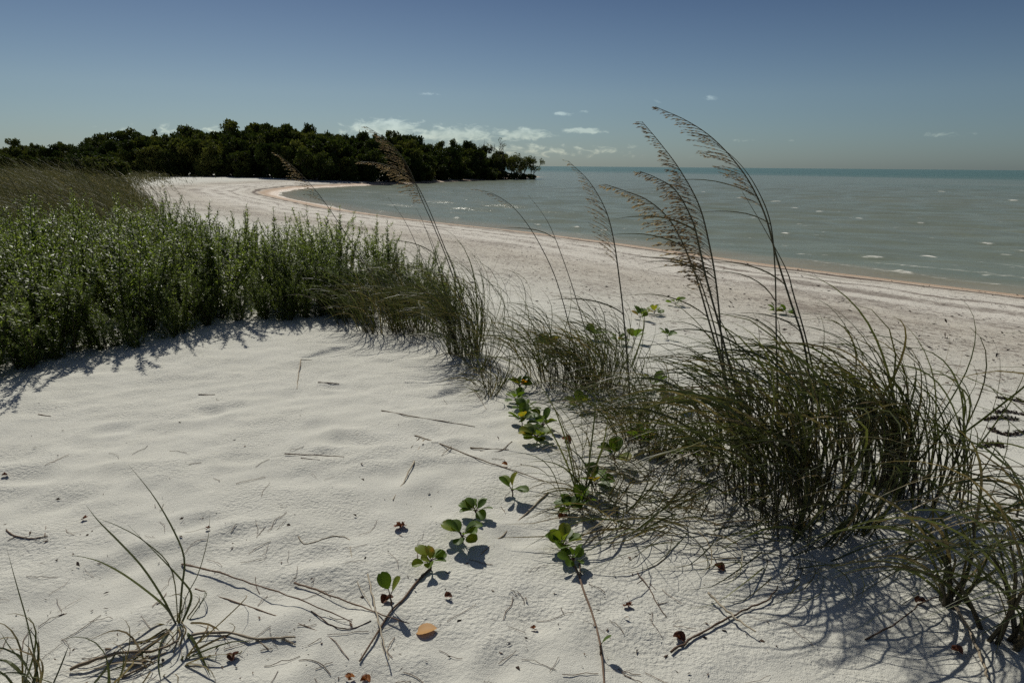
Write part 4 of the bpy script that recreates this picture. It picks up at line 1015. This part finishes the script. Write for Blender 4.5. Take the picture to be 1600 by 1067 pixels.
def seaweed(pix, label, seed, r=.012):
    g = np.random.default_rng(seed); P = np.array([gpt(*p) for p in pix]); b = P[0].copy(); A = Acc()
    C = spline(P - b, 40) + np.array([0, 0, .008]); A.tube(C, r * .6 * g.uniform(.6, 1.3, 40), 5, .3)
    n = 130; i = g.integers(0, 39, n); B = C[i] + g.normal(0, r * .6, (n, 3)) * np.array([1, 1, .4]); ax = unit(g.normal(size=(n, 3)) * np.array([1, 1, .45]) + np.array([0, 0, .12]))
    A.leaves(B, ax, unit(np.cross(ax, rand_dirs(n, g))), g.uniform(.02, .05, n), g.uniform(.01, .018, n), g.uniform(0, 1, n), .2)
    o = link('seaweed_strand', A.mesh('seaweed_strand', M['weed'], smooth=False), None, tuple(b)); tag(o, label, 'seaweed')
seaweed([(1560, 622), (1580, 625), (1610, 630)], 'uppermost dark seaweed strand by the right edge of the beach', 1)
seaweed([(1555, 645), (1575, 644), (1612, 652)], 'dark seaweed strand below the uppermost one by the right edge', 2)
seaweed([(1536, 657), (1562, 654), (1590, 657)], 'arched seaweed strand left of the tangled one', 3)
seaweed([(1548, 672), (1565, 679), (1582, 680), (1602, 674)], 'tangled dark seaweed strand with a raised end', 4)
seaweed([(1530, 700), (1550, 695), (1568, 700)], 'broken weed strand among the blade tips at right', 5)

def build_litter():
    """countless crumbs of weed, wood and shell on dune and beach"""
    g = np.random.default_rng(77); A = Acc()
    # dune crumbs
    P = []
    for _ in range(420):
        P.append(gpt(g.uniform(-20, 1250), 590 + 490 * g.uniform(0, 1) ** .7)[:3])
    P = np.array(P); n = len(P)
    ax = unit(g.normal(size=(n, 3)) * np.array([1, 1, .25])); L = .008 + .022 * g.uniform(0, 1, n) ** 3
    A.leaves(P + np.array([0, 0, .004]), ax, unit(np.cross(ax, rand_dirs(n, g))), L, L * g.uniform(.15, .6, n), g.uniform(0, .8, n), .25)
    for _ in range(150):
        u, v = g.uniform(-20, 1250), 600 + 480 * g.uniform(0, 1) ** .6
        p = gpt(u, v); a = g.uniform(0, 6.28); Lf = g.uniform(.03, .14); q = [p + np.array([0, 0, .003])]
        for k in range(6):
            a += g.normal(0, .2); q.append(q[-1] + np.array([math.cos(a), math.sin(a), 0]) * Lf / 6); q[-1][2] = gh(q[-1][0], q[-1][1]) + .003 + max(0, g.normal(0, .003))
        A.tube(np.array(q), g.uniform(.0006, .0014), 3, g.uniform(.4, 1))
    o = link('sand_litter', A.mesh('sand_litter', M['twig'], smooth=False)); tag(o, 'tiny brown crumbs scattered over the dune sand', kind='stuff')
    B = Acc()
    n = 90000; y = 4 + 58 * g.uniform(0, 1, n) ** 1.7; x = (g.uniform(-.62, .85, n)) * (y + 1); s = shore_dist(x, y)
    dens = np.interp(s, [.9, 1.2, 1.7, 2.3, 2.6, 3.2, 3.8, 4.4, 5.2, 6.2, 7.5, 9.5, 11.5, 13, 14.5], [0, .1, .25, .9, .25, .5, .2, .5, .2, .25, .5, .8, .7, .45, 0])
    cl = smoothstep(-.1, .28, perlin(x * .55 + y * .2, y * .9 - x * .4, 61)); keep = g.uniform(0, 1, n) < dens * (.3 + cl)
    x, y, s = x[keep], y[keep], s[keep]; n = len(x)
    Pz = np.stack([x, y, ground(x, y, s) + .014], 1)
    ax = unit(np.stack([g.normal(-.6, .7, n), g.normal(.8, .7, n), g.normal(.12, .2, n)], 1)); L = .012 + .085 * g.uniform(0, 1, n) ** 5
    B.leaves(Pz, ax, unit(np.cross(ax, rand_dirs(n, g) * np.array([.5, .5, 1]))), L, L * g.uniform(.12, .35, n), g.uniform(0, 1, n), .2)
    o = link('beach_wrack', B.mesh('beach_wrack', M['weed'], smooth=False)); tag(o, 'dark weed scraps strewn along the tide lines of the beach', kind='stuff')
build_litter()
